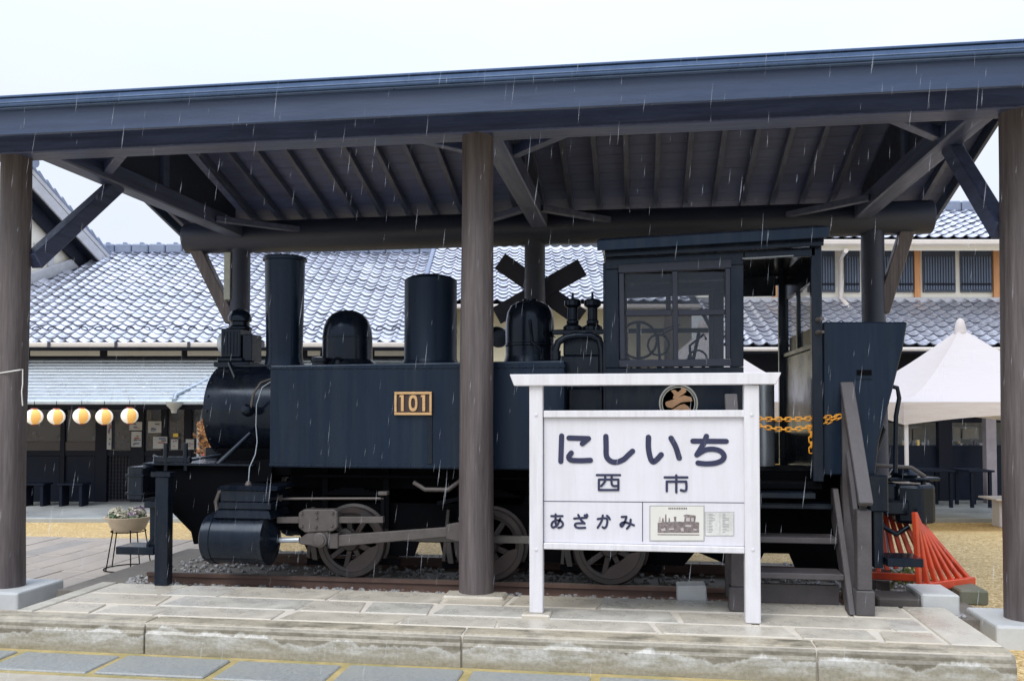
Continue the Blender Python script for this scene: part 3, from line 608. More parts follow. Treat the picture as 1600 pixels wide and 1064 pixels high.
for z_ in (.745, .90): MB().box(-4.375, -4.205, 7.04, 8.86, z_, z_ + .02).build('beam_strip', M_black, lo, bevel=.003)
MB().box(1.72, 1.86, 7.05, 8.85, .70, .98).build('buffer_beam', M_black, lo, bevel=.01)
MB().box(-3.1, 1.75, 7.56, 8.34, .78, .97).build('boiler_cradle', M_under, lo)
MB().box(-.95, .35, 7.56, 8.34, .30, .78).build('ash_pan', M_under, lo)
# front stanchions, coupling and stays
for px_ in (259, 290): MB().cyl(q(px_, 735, 7.26), q(px_, 692, 7.26), .020, n=12).build('stanchion', M_black, lo, smooth=40)
MB().box(-4.24, -3.9, 7.25, 7.30, 1.007, 1.06).build('deck_rail', M_black, lo, bevel=.006)
MB().box(-4.20, -3.7, 8.1, 8.5, 1.007, 1.10).build('tool_box', M_black, lo, bevel=.01)
MB().tube([q(240, 712, 7.5), q(255, 718, 7.4), q(275, 716, 7.35), q(292, 720, 7.3), q(345, 710, 7.5)], .012, n=6).build('deck_hose', M_black, lo, smooth=60)
MB().cyl(q(338, 728, 7.32), q(391, 677, 7.50), .022, n=12).build('smokebox_stay', M_black, lo, smooth=40)
MB().lathe([(.05, 0), (.05, .05), (.03, .07)], (-4.37, YC, .84), (-1, 0, 0), n=16).build('coupling_boss', M_black, lo, smooth=40)
MB().box(-4.60, -4.37, YC - .07, YC + .07, .74, .86).build('coupler', M_black, lo, bevel=.02)
# hanging front step
fs_ = MB().box(q(193, 855, 7.12).x, q(252, 855, 7.12).x, 7.0, 7.26, q(222, 863, 7.12).z, q(222, 851, 7.12).z).build('front_step', M_black, lo, bevel=.006)
MB().bar(q(241, 790, 7.12), q(241, 852, 7.12), .055, .06, (0, 1, 0)).build('step_hanger', M_black, fs_, bevel=.006)
MB().bar(q(241, 838, 7.10), q(231, 852, 7.10), .025, .03, (0, 1, 0)).build('step_gusset', M_black, fs_)
MB().box(q(235, 600, 7.12).x, q(264, 600, 7.12).x, 7.04, 7.22, q(250, 792, 7.12).z, q(250, 782, 7.12).z).build('step_bracket', M_black, fs_, bevel=.004)
# rear step
rs = MB().box(q(1376, 600, 7.12).x, q(1432, 600, 7.12).x, 7.0, 7.28, q(1404, 882, 7.1).z, q(1404, 869, 7.1).z).build('rear_step', M_black, lo, bevel=.006)
MB().box(q(1360, 600, 7.12).x, q(1375.5, 600, 7.12).x, 7.08, 7.16, q(1368, 886, 7.12).z, .72).build('step_hanger', M_black, rs, bevel=.006)
# rear coupler and pipes
rc = MB().box(1.87, 2.14, YC - .12, YC + .12, .58, .86).build('coupler', M_black, lo, bevel=.03, seg=2)
MB().prism([(2.12, YC - .14, .52), (2.30, YC - .20, .52), (2.44, YC - .12, .52), (2.46, YC + .04, .52), (2.34, YC + .06, .52), (2.30, YC + .18, .52), (2.12, YC + .16, .52)], (0, 0, .33)).build('knuckle', M_black, rc, bevel=.03, seg=2)
MB().prism([(2.06, YC - .14, .87), (2.36, YC - .10, .87), (2.52, YC - .02, .87), (2.30, YC + .14, .87), (2.06, YC + .16, .87)], (0, 0, .035)).build('knuckle_cap', M_black, rc, bevel=.012)
MB().lathe([(.10, 0), (.12, .02), (.10, .06), (.04, .09)], (2.22, YC - .02, .906), n=18).build('coupler_dome', M_black, rc, smooth=40)
MB().cyl((2.36, YC - .06, .44), (2.36, YC - .06, .92), .022, n=12).build('knuckle_pin', M_black, rc, smooth=40)
MB().box(2.0, 2.2, YC - .22, YC - .13, .60, .72).build('draft_lug', M_black, rc, bevel=.015)
MB().tube([(1.95, YC - .16, .62), (2.0, YC - .2, .50), (2.1, YC - .2, .44), (2.2, YC - .18, .50)], .022, n=8).build('safety_chain', M_black, rc, smooth=60)
MB().tube([(1.87, YC + .2, .95), (2.05, YC + .2, 1.1), (2.12, YC + .2, 1.3), (2.06, YC + .2, 1.42)], .018, n=8).build('brake_hose', M_black, lo, smooth=60)
MB().tube([(1.87, YC - .3, 1.02), (2.2, YC - .3, 1.0), (2.3, YC - .3, .93)], .016, n=8).build('uncoupling_lever', M_grey, lo, smooth=60)
# cylinders, steam chests
class side:
    def __init__(s, mb): s.mb = mb
    def build(s, name, m, par, **k):
        o_ = s.mb.build(name, m, par, **k); flip(s.mb).build(name, m, FAR.get(par.name, par), **k) if name != 'cylinder' else FAR.__setitem__(o_.name, flip(s.mb).build(name, m, par, **k))
        return o_
FAR = {}
A_, B_ = q(321, 838, 7.05), q(416, 838, 7.05); zc_ = .385; cyY = 7.14
c1 = side(MB().lathe([(.02, -.035), (.12, -.03), (.19, -.012), (.205, 0), (.205, .03), (.222, .035), (.222, .085), (.214, .09), (.214, B_.x - A_.x - .04), (.222, B_.x - A_.x - .035), (.222, B_.x - A_.x), (.15, B_.x - A_.x + .01), (.06, B_.x - A_.x + .07)], (A_.x, cyY, zc_), (1, 0, 0), n=40)).build('cylinder', M_black, lo, smooth=35)
x0, x1 = q(340, 600, 7.0).x, q(420, 600, 7.0).x
side(MB().hexa([(x0 - .03, 6.99, .56), (x1 + .03, 6.99, .56), (x1 + .03, 7.42, .56), (x0 - .03, 7.42, .56), (x0, 7.0, .64), (x1, 7.0, .64), (x1, 7.42, .64), (x0, 7.42, .64)])).build('chest_foot', M_black, c1, bevel=.012)
x0, x1 = q(343, 600, 7.0).x, q(424, 600, 7.0).x
side(MB().box(x0, x1, 7.0, 7.42, .642, .70)).build('steam_chest', M_black, c1, bevel=.006)
side(MB().box(x0 + .01, x1 - .01, 7.01, 7.42, .703, .80)).build('steam_chest', M_black, c1, bevel=.006)
side(MB().hexa([(x0 - .02, 6.99, .803), (x1 + .06, 6.99, .803), (x1 + .06, 7.42, .803), (x0 - .02, 7.42, .803), (x0, 7.03, .835), (x1 + .05, 7.03, .835), (x1 + .05, 7.42, .84), (x0, 7.42, .84)])).build('chest_lid', M_black, c1, bevel=.006)
side(MB().tube([(x0 - .02, 7.2, .78), (x0 - .09, 7.2, .76), (x0 - .12, 7.2, .68), (x0 - .10, 7.2, .58)], .022, n=8)).build('drain_pipe', M_grey, c1, smooth=60)
MB().tube([q(430, 592, 7.3), q(410, 605, 7.28), q(401, 632, 7.28), q(400, 665, 7.26), q(402, 690, 7.24), q(399, 710, 7.2), q(390, 730, 7.16), q(388, 757, 7.12)], .005, n=6).build('oil_pipe', M_gal, lo, smooth=60)
MB().tube([q(430, 590, 7.4), q(408, 598, 7.38), q(396, 615, 7.36), q(392, 638, 7.4)], .012, n=6).build('feed_pipe', M_grey, lo, smooth=60)
MB().lathe([(.05, -.03), (.06, 0), (.05, .04), (.03, .06)], q(388, 641, 7.42), (-.4, -1, .3), n=12).build('check_valve', M_black, lo, smooth=40)
MB().lathe([(.02, 0), (.03, .02), (.015, .05)], q(388, 757, 7.12) - V((0, 0, .02)), n=10).build('oiler', M_grey, lo, smooth=40)
# motion
rodY = 7.16
ms = MB().bar(q(434, 812, rodY), q(600, 811.5, rodY), .05, .052, (0, 0, 1)).build('slide_bar', M_grey, lo, bevel=.004)
ch = poly([(466, 801), (474, 796), (522, 796), (527, 800), (527, 824), (520, 830), (476, 832), (466, 824)], rodY - .055, .11, 'crosshead', M_grey, bevel=.008)
for x_, y_ in ((472, 802), (495, 800), (520, 801), (472, 822), (494, 823), (519, 821), (495, 809)): MB().lathe([(.013, 0), (.013, .012), (.008, .018)], q(x_, y_, rodY - .055), (0, -1, 0), n=6).build('bolt', M_grey, ch, smooth=30)
poly([(467, 842), (480, 832), (512, 830), (515, 838), (510, 850), (500, 857), (484, 852), (467, 850)], rodY - .045, .09, 'crosshead_lug', M_grey, ch, bevel=.008)
pc = q(500, 843, rodY - .05); MB().lathe([(.062, -.02), (.062, .012), (.045, .018), (.045, .03), (.02, .035)], pc, (0, -1, 0), n=24).build('wrist_pin', M_grey, ch, smooth=40)
MB().cyl(q(424, 844, rodY), q(468, 843, rodY), .022, n=14).build('piston_rod', M_gal, lo, smooth=40)
poly([(527, 836), (700, 823.5), (700, 838.5), (527, 854)], rodY - .02, .045, 'main_rod', M_grey, bevel=.006)
poly([(513, 834), (528, 833), (528, 857), (514, 857)], rodY - .035, .07, 'rod_end', M_grey, bevel=.006)
poly([(697, 820), (712, 817), (760, 818), (760, 845), (714, 846), (697, 842)], rodY - .035, .07, 'rod_end', M_grey, bevel=.006)
MB().tube([q(440, 779, 7.2), q(600, 778.5, 7.2)], .011, n=8).build('valve_rod', M_grey, lo, smooth=60)
MB().cyl(q(425, 777, 7.2), q(440, 778, 7.2), .028, n=12).build('valve_gland', M_grey, lo, smooth=40)
poly([(594, 772), (601, 772), (601, 818), (595, 818)], 7.19, .03, 'motion_bracket', M_under)
poly([(590, 768), (605, 768), (605, 774), (590, 774)], 7.17, .07, 'rocker_arm', M_grey)
# wheels
WR = .300
WX = [q(548, 843, 7.38).x, q(764, 850, 7.38).x, q(953, 858, 7.38).x]
def wheel_mesh(sgn):
    zc2 = 0
    tyre = MB().lathe([(WR - .045, 0), (WR - .005, 0), (WR + .002, .01), (WR - .001, .085), (WR + .024, .095), (WR + .024, .115), (WR - .045, .12), (WR - .045, 0)], (0, 0, 0), (0, 1, 0), n=56, cap=False)
    rim = MB().lathe([(WR - .075, .012), (WR - .047, .006), (WR - .047, .10), (WR - .075, .10), (WR - .075, .012)], (0, 0, 0), (0, 1, 0), n=48, cap=False)
    hub = MB().lathe([(.02, -.03), (.065, -.028), (.075, -.01), (.08, .01), (.08, .1)], (0, 0, 0), (0, 1, 0), n=24)
    sp_ = MB()
    for k in range(9):
        a = 2 * pi * k / 9 + .3; d = V((cos(a), 0, sin(a)))
        sp_.bar(d * .07 + V((0, .045, 0)), d * (WR - .06) + V((0, .045, 0)), .045, .05, (0, 1, 0))
    cw = MB(); n = 14; vs_ = []
    a0, a1 = radians(-105), radians(-5); aa = [a0 + (a1 - a0) * k / n for k in range(n + 1)]
    pts = [V((cos(a) * (WR - .05), .008, sin(a) * (WR - .05))) for a in aa]
    pts += [V((cos(a0 * .12 + a1 * .88) * .165, .008, sin(a0 * .12 + a1 * .88) * .165)), V((cos((a0 + a1) / 2) * .135, .008, sin((a0 + a1) / 2) * .135)), V((cos(a0 * .88 + a1 * .12) * .165, .008, sin(a0 * .88 + a1 * .12) * .165))]
    cw.prism(pts, (0, .08, 0))
    return tyre, rim, hub, sp_, cw
M_cw = mat('counterweight_brown', (.062, .046, .043), .55, var=.35, scale=9, bump=.15)
ZW = ZRL + .003 + WR + .002
for sgn, yw in ((1, 7.375), (-1, 2 * YC - 7.375)):
    for xw in WX:
        O = V((xw, yw, ZW))
        parts = wheel_mesh(sgn)
        for p_ in parts: p_.v = [O + V((v.x, v.y * sgn, v.z)) for v in p_.v]
        w_ = parts[0].build('wheel', M_wheel, lo, smooth=35, bevel=0)
        for p_, nm in zip(parts[1:], ('rim', 'hub', 'spokes', 'counterweight')): p_.build(nm, M_cw if nm == 'counterweight' else M_wheel, w_, smooth=35 if nm in ('rim', 'hub') else 0, bevel=.004 if nm in ('spokes', 'counterweight') else 0)
        pin = V((xw + .0, yw, ZW + .075))
        MB().cyl(pin + V((0, .03 * sgn, 0)), pin - V((0, .16 * sgn, 0)), .035, n=16).build('crank_pin', M_grey, w_, smooth=40)
        if sgn == 1:
            MB().prism([V((xw + a, 7.50, ZW + b)) for a, b in ((-.36, -.17), (-.31, -.17), (-.335, 0), (-.31, .10), (-.37, .10), (-.40, 0))], (0, -.08, 0)).build('brake_shoe', M_wheel, lo, bevel=.005)
for xw in WX: MB().cyl((xw, 7.44, ZW), (xw, 8.46, ZW), .05, n=14).build('axle', M_under, lo, smooth=40)
for sgn in (1, -1):
    b = MB(); yy = 7.245
    for a, c_ in zip(WX[:-1], WX[1:]): b.bar((a + .06, yy, ZW + .075), (c_ - .06, yy, ZW + .075), .035, .062, (0, 0, 1))
    for xw in WX: b.cyl((xw, yy - .022, ZW + .075), (xw, yy + .022, ZW + .075), .066, n=20)
    if sgn < 0: b.v = [V((p.x, 2 * YC - p.y, p.z)) for p in b.v]
    b.build('coupling_rod', mat('side_rod', (.09, .085, .08), .45, var=.3, scale=8, metal=.2), lo, smooth=35, bevel=.004)
# springs and hangers under the tank
for xw in WX:
    for j in range(4): MB().box(xw - .26 + .05 * j, xw + .26 - .05 * j, 7.40, 7.47, .735 + .016 * j, .749 + .016 * j).build('leaf_spring', M_under, lo)
for x_ in (-2.75, -2.2, -1.55, -.62): MB().box(x_, x_ + .05, 7.42, 7.47, .45, .97).build('hanger', M_under, lo)
# grab rail and pipes below the running board
MB().tube([(-2.9, 7.38, .90), (-.3, 7.38, .90)], .018, n=8).build('injector_pipe', M_under, lo, smooth=60)
MB().tube([(-1.9, 7.3, .86), (-1.8, 7.3, .80), (-1.6, 7.3, .80), (-1.5, 7.34, .88)], .02, n=8).build('feed_pipe', M_grey, lo, smooth=60)
MB().lathe([(.05, 0), (.06, .05), (.05, .12), (.03, .14)], (-.72, 7.3, .72), n=14).build('injector', M_black, lo, smooth=40)
for a in (( -1.7, 7.32, .68), (-1.45, 7.35, .55), (-.8, 7.33, .62)): MB().bar(a, V(a) + V((.22, .02, .05)), .03, .035).build('lever', M_under, lo, bevel=.004)
# pipework seen through the cab window
random.seed(31)
for k in range(7):
    x0_ = xf + random.uniform(.12, .95); zz_ = random.uniform(1.75, 2.2); yy_ = YC + random.uniform(-.35, .25)
    MB().tube([(x0_, yy_, 1.5), (x0_ + random.uniform(-.05, .05), yy_, zz_ - .1), (x0_ + random.uniform(-.16, .16), yy_, zz_), (x0_ + random.uniform(-.25, .25), yy_, zz_ - .05)], random.uniform(.010, .02), n=8).build('cab_pipe', M_black, lo, smooth=60)
for cx_, cz_, rr_ in ((xf + .42, 2.03, .09), (xf + .12, 1.86, .07), (xf + .75, 1.9, .08)):
    MB().tube([(cx_ + rr_ * cos(2 * pi * k / 18), YC - .25, cz_ + rr_ * sin(2 * pi * k / 18)) for k in range(18)], .010, n=6, closed=True).build('valve_wheel', M_black, lo, smooth=60)
for xw in WX:
    MB().bar((xw - .42, 7.46, .14), (xw + .42, 7.46, .16), .03, .05, (0, 0, 1)).build('brake_rod', M_under, lo, bevel=.004)
    MB().bar((xw - .40, 7.44, .18), (xw - .36, 7.44, .62), .03, .045, (0, 1, 0)).build('brake_hanger', M_wheel, lo, bevel=.004)
    MB().box(xw - .12, xw + .12, 7.478, 7.498, .22, .52).build('axle_box', M_under, lo, bevel=.006)
MB().box(-2.9, .9, 8.30, 8.36, .20, .95).build('far_frame_plate', M_under, lo)
# ================================================================== track stop post
p = py(256, 911, 7.02)
sp_ = thing('steel_post', 'black square steel post standing on the paving before the locomotive buffer beam', 'post', (p.x, 7.05, 0))
a, b = py(246.5, 830, 7.0).x, py(266.5, 830, 7.0).x
MB().box(a, b, 6.95, 7.04, 0.001, py(256, 745, 7.0).z).build('shaft', M_black, sp_, bevel=.004)
MB().box(a - .05, b + .01, 6.96, 7.06, py(256, 745, 7.0).z + .001, py(256, 737, 7.0).z).build('head_plate', M_black, sp_, bevel=.004)
# ================================================================== station sign
SY = 6.33
sg = thing('station_name_sign', 'white wooden station name board on two posts with navy Japanese lettering', 'sign', (0, SY, 0))
def sx_(px): return py(px, 700, SY).x
def srect(pts, y0, y1, nm, m=M_white, par=None, bev=.005):
    return MB().prism([V((py(x, y, SY).x, y0, py(x, y, SY).z)) for x, y in pts], (0, y1 - y0, 0)).build(nm, m, par or sg, bevel=bev)
for x0, x1, xb0, xb1, yb in ((827, 848, 826, 848, 962), (1163, 1187, 1166, 1190, 976)):
    a = py(x0, 700, SY).x; b_ = py(x1, 700, SY).x; z0 = .0 if yb > 970 else .022
    MB().box(a, b_, SY, SY + .09, z0, py(x0, 601.5, SY).z).build('sign_post', M_white, sg, bevel=.006)
    for yy in (648, 858): MB().lathe([(.012, 0), (.012, .004), (.004, .006)], V(((a + b_) / 2, SY - .0005, py(x0, yy, SY).z)), (0, -1, 0), n=12).build('plug', M_white, sg)
MB().box(sx_(815), sx_(860), SY - .05, SY + .14, -.02, .021).build('footing_stone', M_stone, sg, bevel=.01)
srect([(797, 585), (1220, 582), (1212, 600.5), (804, 603)], SY - .03, SY + .12, 'cap_rail')
srect([(849, 641.5), (1164, 640.5), (1164, 652), (849, 652.5)], SY + .006, SY + .084, 'upper_rail')
srect([(849, 848), (1164, 855), (1164, 865), (849, 858)], SY + .006, SY + .084, 'lower_rail')
pan = srect([(849, 652.8), (1164, 652.3), (1164, 854.6), (849, 847.7)], SY + .035, SY + .06, 'name_panel', mat('panel_white', (.67, .66, .70), .4, var=.04, scale=4, bump=.04, dirt=(.52, .51, .52), dirt_amt=.4, dirt_scale=2.5, dstretch=(6, 6, .45)), None, .002)
PFY = SY + .035
def onp(x, y): p = py(x, y, PFY); return V((p.x, PFY, p.z))
def ribbon(pts, w, name='stroke', m=None, par=None, depth=.004, smoothit=True):
    P = [V(p) for p in pts]
    if smoothit and len(P) > 2:                       # Catmull-Rom through the stroke points
        Q = []; E = [P[0] * 2 - P[1]] + P + [P[-1] * 2 - P[-2]]
        for i in range(1, len(E) - 2):
            for k in range(6):
                t = k / 6; a, b, c_, d = E[i - 1:i + 3]
                Q.append(.5 * ((2 * b) + (c_ - a) * t + (2 * a - 5 * b + 4 * c_ - d) * t * t + (3 * b - a - 3 * c_ + d) * t ** 3))
        Q.append(P[-1]); P = Q
    L_, R_ = [], []
    nrm = V((0, -1, 0)); n = len(P)
    for k in range(n):
        d = (P[min(k + 1, n - 1)] - P[max(k - 1, 0)]).normalized(); s = d.cross(nrm).normalized() * (w / 2); L_.append(P[k] + s); R_.append(P[k] - s)
    def capp(c_, s, d): return [c_ + s * cos(a) + d * (w / 2) * sin(a) for a in [pi * k / 6 for k in range(1, 6)]]
    d1 = (P[-1] - P[-2]).normalized(); d0 = (P[0] - P[1]).normalized()
    e = capp(P[-1], d1.cross(nrm).normalized() * (w / 2), d1); st = capp(P[0], d0.cross(nrm).normalized() * (w / 2), d0)
    b = MB(); vs_ = []; fs = []
    for k in range(n): vs_ += [L_[k], R_[k], L_[k] + nrm * depth, R_[k] + nrm * depth]
    for k in range(n - 1):
        o = k * 4; fs += [(o + 2, o + 6, o + 7, o + 3), (o, o + 4, o + 6, o + 2), (o + 1, o + 3, o + 7, o + 5)]
    b.add(vs_, fs)
    for c_ in ([L_[-1]] + e + [R_[-1]], [R_[0]] + st + [L_[0]]):
        b.prism([p + nrm * .0002 for p in c_], nrm * (depth - .0003))
    return b
def glyph(strokes, wpx, name, dx=0):
    b = MB(); s = wpx * PFY / FPX * .97
    segs = []
    for st in strokes: segs += [st] if st[0] == 'c' else [('l', a, c_) for a, c_ in zip(st[1:-1], st[2:])]
    for i, st in enumerate(segs):
        r_ = ribbon([onp(860 + x * .18125, 660 + y * .18125) for x, y in st[1:]], s, smoothit=(st[0] == 'c'), depth=.004 + .0006 * i); b.add(r_.v, r_.f)
    return b.build(name, M_ink, pan, recalc=True)
glyph([('l', (97, 115), (90, 335)), ('l', (160, 133), (328, 138), (275, 182)), ('c', (180, 262), (158, 295), (178, 322), (250, 328), (345, 325))], 8.4, 'letter_ni')
glyph([('c', (478, 120), (480, 200), (484, 290), (520, 332), (570, 341), (630, 318), (672, 280), (708, 247))], 8.6, 'letter_shi')
glyph([('c', (845, 127), (845, 220), (862, 305), (885, 338), (918, 318), (955, 277)), ('c', (1040, 135), (1080, 210), (1110, 305))], 8.6, 'letter_i')
glyph([('l', (1228, 160), (1515, 162)), ('c', (1345, 118), (1318, 185), (1262, 278)), ('c', (1262, 278), (1330, 238), (1400, 229), (1465, 246), (1497, 287), (1478, 326), (1420, 349), (1340, 355), (1272, 348))], 8.2, 'letter_chi')
glyph([('l', (400, 452), (600, 452)), ('l', (418, 490), (586, 490)), ('l', (418, 490), (418, 580)), ('l', (586, 490), (586, 580)), ('l', (418, 580), (586, 580)), ('c', (472, 455), (470, 505), (438, 545)), ('c', (528, 455), (528, 525), (545, 545), (580, 545))], 3.6, 'letter_nishi')
glyph([('l', (985, 472), (1180, 472)), ('l', (1085, 455), (1085, 600)), ('l', (1003, 590), (1003, 510)), ('l', (1003, 508), (1170, 508)), ('c', (1170, 508), (1172, 565), (1160, 588), (1125, 582))], 3.8, 'letter_ichi')
glyph([('l', (8, 805), (105, 805)), ('c', (45, 790), (44, 850), (52, 895)), ('c', (85, 828), (60, 880), (25, 903), (10, 885), (22, 855), (60, 840), (95, 850), (108, 875), (95, 898), (70, 906))], 3.5, 'letter_a')
glyph([('l', (205, 826), (312, 818)), ('c', (240, 795), (262, 835), (295, 868)), ('c', (290, 866), (225, 868), (212, 886), (235, 905), (300, 905)), ('l', (296, 798), (301, 810)), ('l', (314, 792), (319, 804))], 3.5, 'letter_za')
glyph([('c', (408, 830), (470, 823), (490, 838), (484, 888), (465, 908), (450, 900)), ('c', (452, 800), (440, 850), (408, 905)), ('c', (488, 802), (502, 815), (512, 832))], 3.5, 'letter_ka')
glyph([('l', (615, 812), (655, 810)), ('c', (655, 810), (640, 860), (615, 895), (604, 876), (632, 858), (680, 868), (720, 884)), ('c', (692, 835), (685, 880), (660, 912))], 3.5, 'letter_mi')
def prect(x0, y0, x1, y1, nm, m, par, d0, d1, bev=0):
    pts = [onp(x0, y0), onp(x1, y0), onp(x1, y1), onp(x0, y1)]
    return MB().prism([p - V((0, d0, 0)) for p in pts], (0, d0 - d1, 0)).build(nm, m, par, bevel=bev)
MB().prism([onp(849, 782.2), onp(1164, 784.8), onp(1164, 785.9), onp(849, 783.3)], (0, -.0015, 0)).build('rule_line', M_ink, pan)
MB().prism([onp(1003.4, 784.5), onp(1004.6, 784.5), onp(1004.6, 846), onp(1003.4, 846)], (0, -.0013, 0)).build('rule_line', M_ink, pan)
M_paper = mat('print_paper', (.66, .65, .60), .4, var=.05, bump=.02)
M_sepia = mat('sepia_ink', (.10, .07, .075), .5, var=.6, scale=60, fine=200, bump=0, c2=(.33, .28, .27))
M_frm = mat('thin_frame', (.30, .31, .29), .4)
f1 = prect(1015, 789.5, 1100.5, 845, 'photo_frame', M_frm, pan, .004, 0, .001)
pr = prect(1016.2, 790.7, 1099.3, 843.8, 'photo_print', M_paper, f1, .0055, .0042)
def pk(x, y): return (1000 + x * .1125, 770 + y * .1125)
def inkpoly(pts, d=.0066, m=None):
    MB().prism([onp(*pk(x, y)) - V((0, d, 0)) for x, y in pts], (0, .0009, 0)).build('printed_shape', m or M_sepia, pr)
inkpoly([(245, 410), (300, 405), (345, 400), (350, 295), (365, 295), (370, 400), (440, 400), (475, 395), (470, 330), (505, 325), (500, 395), (560, 395), (610, 400), (620, 330), (600, 310), (640, 295), (770, 310), (775, 330), (765, 400), (820, 405), (820, 550), (245, 550)])
M_pale = mat('print_pale', (.48, .44, .42), .5)
for pts in ([(640, 340), (690, 340), (690, 390), (640, 390)], [(710, 342), (745, 342), (745, 392), (710, 392)], [(290, 500), (350, 480), (355, 520), (300, 525)], [(630, 440), (710, 440), (710, 465), (630, 465)], [(400, 490), (470, 485), (470, 505), (400, 510)], [(560, 490), (600, 480), (610, 530), (570, 530)], [(740, 490), (790, 500), (780, 520), (740, 510)]): inkpoly(pts, .0074, M_pale)
inkpoly([(245, 568), (825, 572), (825, 586), (245, 582)], .0066)
inkpoly([(265, 330), (285, 330), (292, 400), (255, 400)], .0064, M_pale); inkpoly([(310, 345), (325, 345), (335, 400), (300, 400)], .0064); inkpoly([(400, 345), (412, 345), (418, 400), (394, 400)], .0064)
for k in range(11):
    x = 395 + k * 24; inkpoly([(x, 200), (x + 16, 200), (x + 16, 226), (x, 226)], .0066)
f2 = prect(1101.5, 799.5, 1147, 837, 'table_frame', M_frm, pan, .003, 0, .001)
pr2 = prect(1102.3, 800.3, 1146.2, 836.2, 'data_table', mat('table_paper', (.6, .6, .57), .4), f2, .0045, .0032)
for k in range(13):
    y = 285 + k * 21
    for x0, w in ((925, 12), (950, random.choice([45, 60, 90])), (1145, random.choice([40, 60, 90]))):
        MB().prism([onp(*pk(a, b_)) - V((0, .0052, 0)) for a, b_ in ((x0, y), (x0 + w, y), (x0 + w, y + 7), (x0, y + 7))], (0, .0006, 0)).build('printed_line', mat('grey_ink', (.22, .22, .22), .6), pr2)
MB().prism([onp(*pk(a, b_)) - V((0, .0052, 0)) for a, b_ in ((1108, 275), (1111, 275), (1111, 560), (1108, 560))], (0, .0006, 0)).build('printed_line', mat('grey_ink', (.22, .22, .22), .6), pr2)
# ================================================================== boarding steps
stp = thing('boarding_steps', 'dark weathered wooden steps with handrails leading up to the cab doorway', 'steps', (1.1, 6.9, 0))
xR = pz(1353, 963, 0).x; xL = pz(1152, 952, 0).x; yN = 6.66
def newel(xc):
    MB().box(xc - .065, xc + .065, yN, yN + .13, 0.002, .18).build('newel_base', M_stair, stp, bevel=.008)
    MB().box(xc - .05, xc + .05, yN + .012, yN + .118, .181, .755).build('newel', M_stair, stp, bevel=.006)
    A = V((xc, yN - .03, .80)); B = V((xc, yN + .52, 1.68))
    MB().bar(A, B, .10, .05, (0, -.5, .8)).build('handrail', M_stair, stp, bevel=.006)
    MB().bar(A + V((0, .06, -.02)), B + V((0, .03, -.05)), .05, .07, (0, -.5, .8)).build('rail_batten', M_stair, stp, bevel=.004)
    A2 = V((xc - .0, yN + .13, .33)); B2 = V((xc, yN + .56, 1.20))
    MB().bar(A2, B2, .035, .10, (0, -.5, .8)).build('mid_rail', M_stair, stp, bevel=.004)
    MB().box(xc - .045, xc + .045, yN + .48, yN + .57, .002, 1.62).build('top_post', M_stair, stp, bevel=.006)
newel(xR - .0); newel(xL)
for xc, s in ((xR - .085, 1), (xL + .085, 1)):
    MB().prism([(xc - .022, yN + .02, .002), (xc - .022, yN + .16, .002), (xc - .022, yN + .62, .62), (xc - .022, yN + .62, .86), (xc - .022, yN + .54, .86)], (.044, 0, 0)).build('stringer', M_stair, stp, bevel=.005)
for yy, zz in ((yN + .16, .265), (yN + .36, .50)):
    MB().box(xL + .11, xR - .11, yy, yy + .24, zz - .045, zz).build('tread', M_stair, stp, bevel=.006)
MB().box(xL + .11, xR - .11, yN + .34, yN + .37, .003, .15).build('kick_board', M_stair, stp, bevel=.004)
top = MB().box(xL + .11, xR - .11, yN + .52, yN + .74, .70, .735).build('landing', M_black, stp, bevel=.004)
for k in range(9): MB().box(xL + .12, xR - .12, yN + .525 + k * .023, yN + .535 + k * .023, .7352, .740).build('tread_rib', M_black, top)
tag(MB().hexa([(.28, 7.04, -.08), (.52, 7.04, -.08), (.52, 7.26, -.08), (.28, 7.26, -.08), (.28, 7.05, .10), (.50, 7.05, .11), (.50, 7.25, .11), (.28, 7.25, .10)]).build('concrete_block', M_block, bevel=.012, origin=(.4, 7.15, -.08)), 'small grey concrete block lying by the rail beneath the name board', 'block')
# yellow chain between the handrails
def chain_pts(A, B, sag, n):
    return [A.lerp(B, t) - V((0, 0, sag * 4 * t * (1 - t))) for t in [k / n for k in range(n + 1)]]
def chain(name, pts, link, r, m, label):
    b = MB(); L_ = [0]
    for a, c_ in zip(pts[:-1], pts[1:]): L_.append(L_[-1] + (c_ - a).length)
    def at(s):
        for i in range(len(pts) - 1):
            if L_[i + 1] >= s: return pts[i].lerp(pts[i + 1], (s - L_[i]) / max(1e-6, L_[i + 1] - L_[i]))
        return pts[-1]
    n = max(2, int(L_[-1] / (link * .72)))
    for k in range(n):
        a, c_ = at(L_[-1] * k / n), at(L_[-1] * (k + 1) / n); d = (c_ - a).normalized(); mid = (a + c_) / 2
        s, u, _ = basis(d); w = (s if k % 2 else u) * link * .30
        hl_ = link * .5 - link * .2; lp_ = []
        for j in range(12):
            an = 2 * pi * j / 12; lp_.append(mid + d * ((hl_ if cos(an) > 0 else -hl_) + cos(an) * link * .2) + w * sin(an))
        b.tube(lp_, r, n=6, closed=True)
    return b
M_yel = mat('yellow_plastic', (.85, .38, .03), .4, var=.1, bump=.02)
cy = chain_pts(V((xL + .05, yN + .5, py(1187, 652, 7.17).z)), V((xR - .05, yN + .5, py(1288, 650, 7.17).z)), .02, 12)
c1 = chain('c', cy, .052, .0052, None, ''); c2 = chain('c', chain_pts(cy[0] - V((0, 0, .0)), cy[-1], .10, 14), .052, .0052, None, '')
cm = chain_pts(cy[0], cy[-1], .10, 14)[10]; c3 = chain('c', [cm, cm - V((0, 0, .20))], .052, .0052, None, '')
for c_ in (c2, c3): c1.add(c_.v, c_.f)
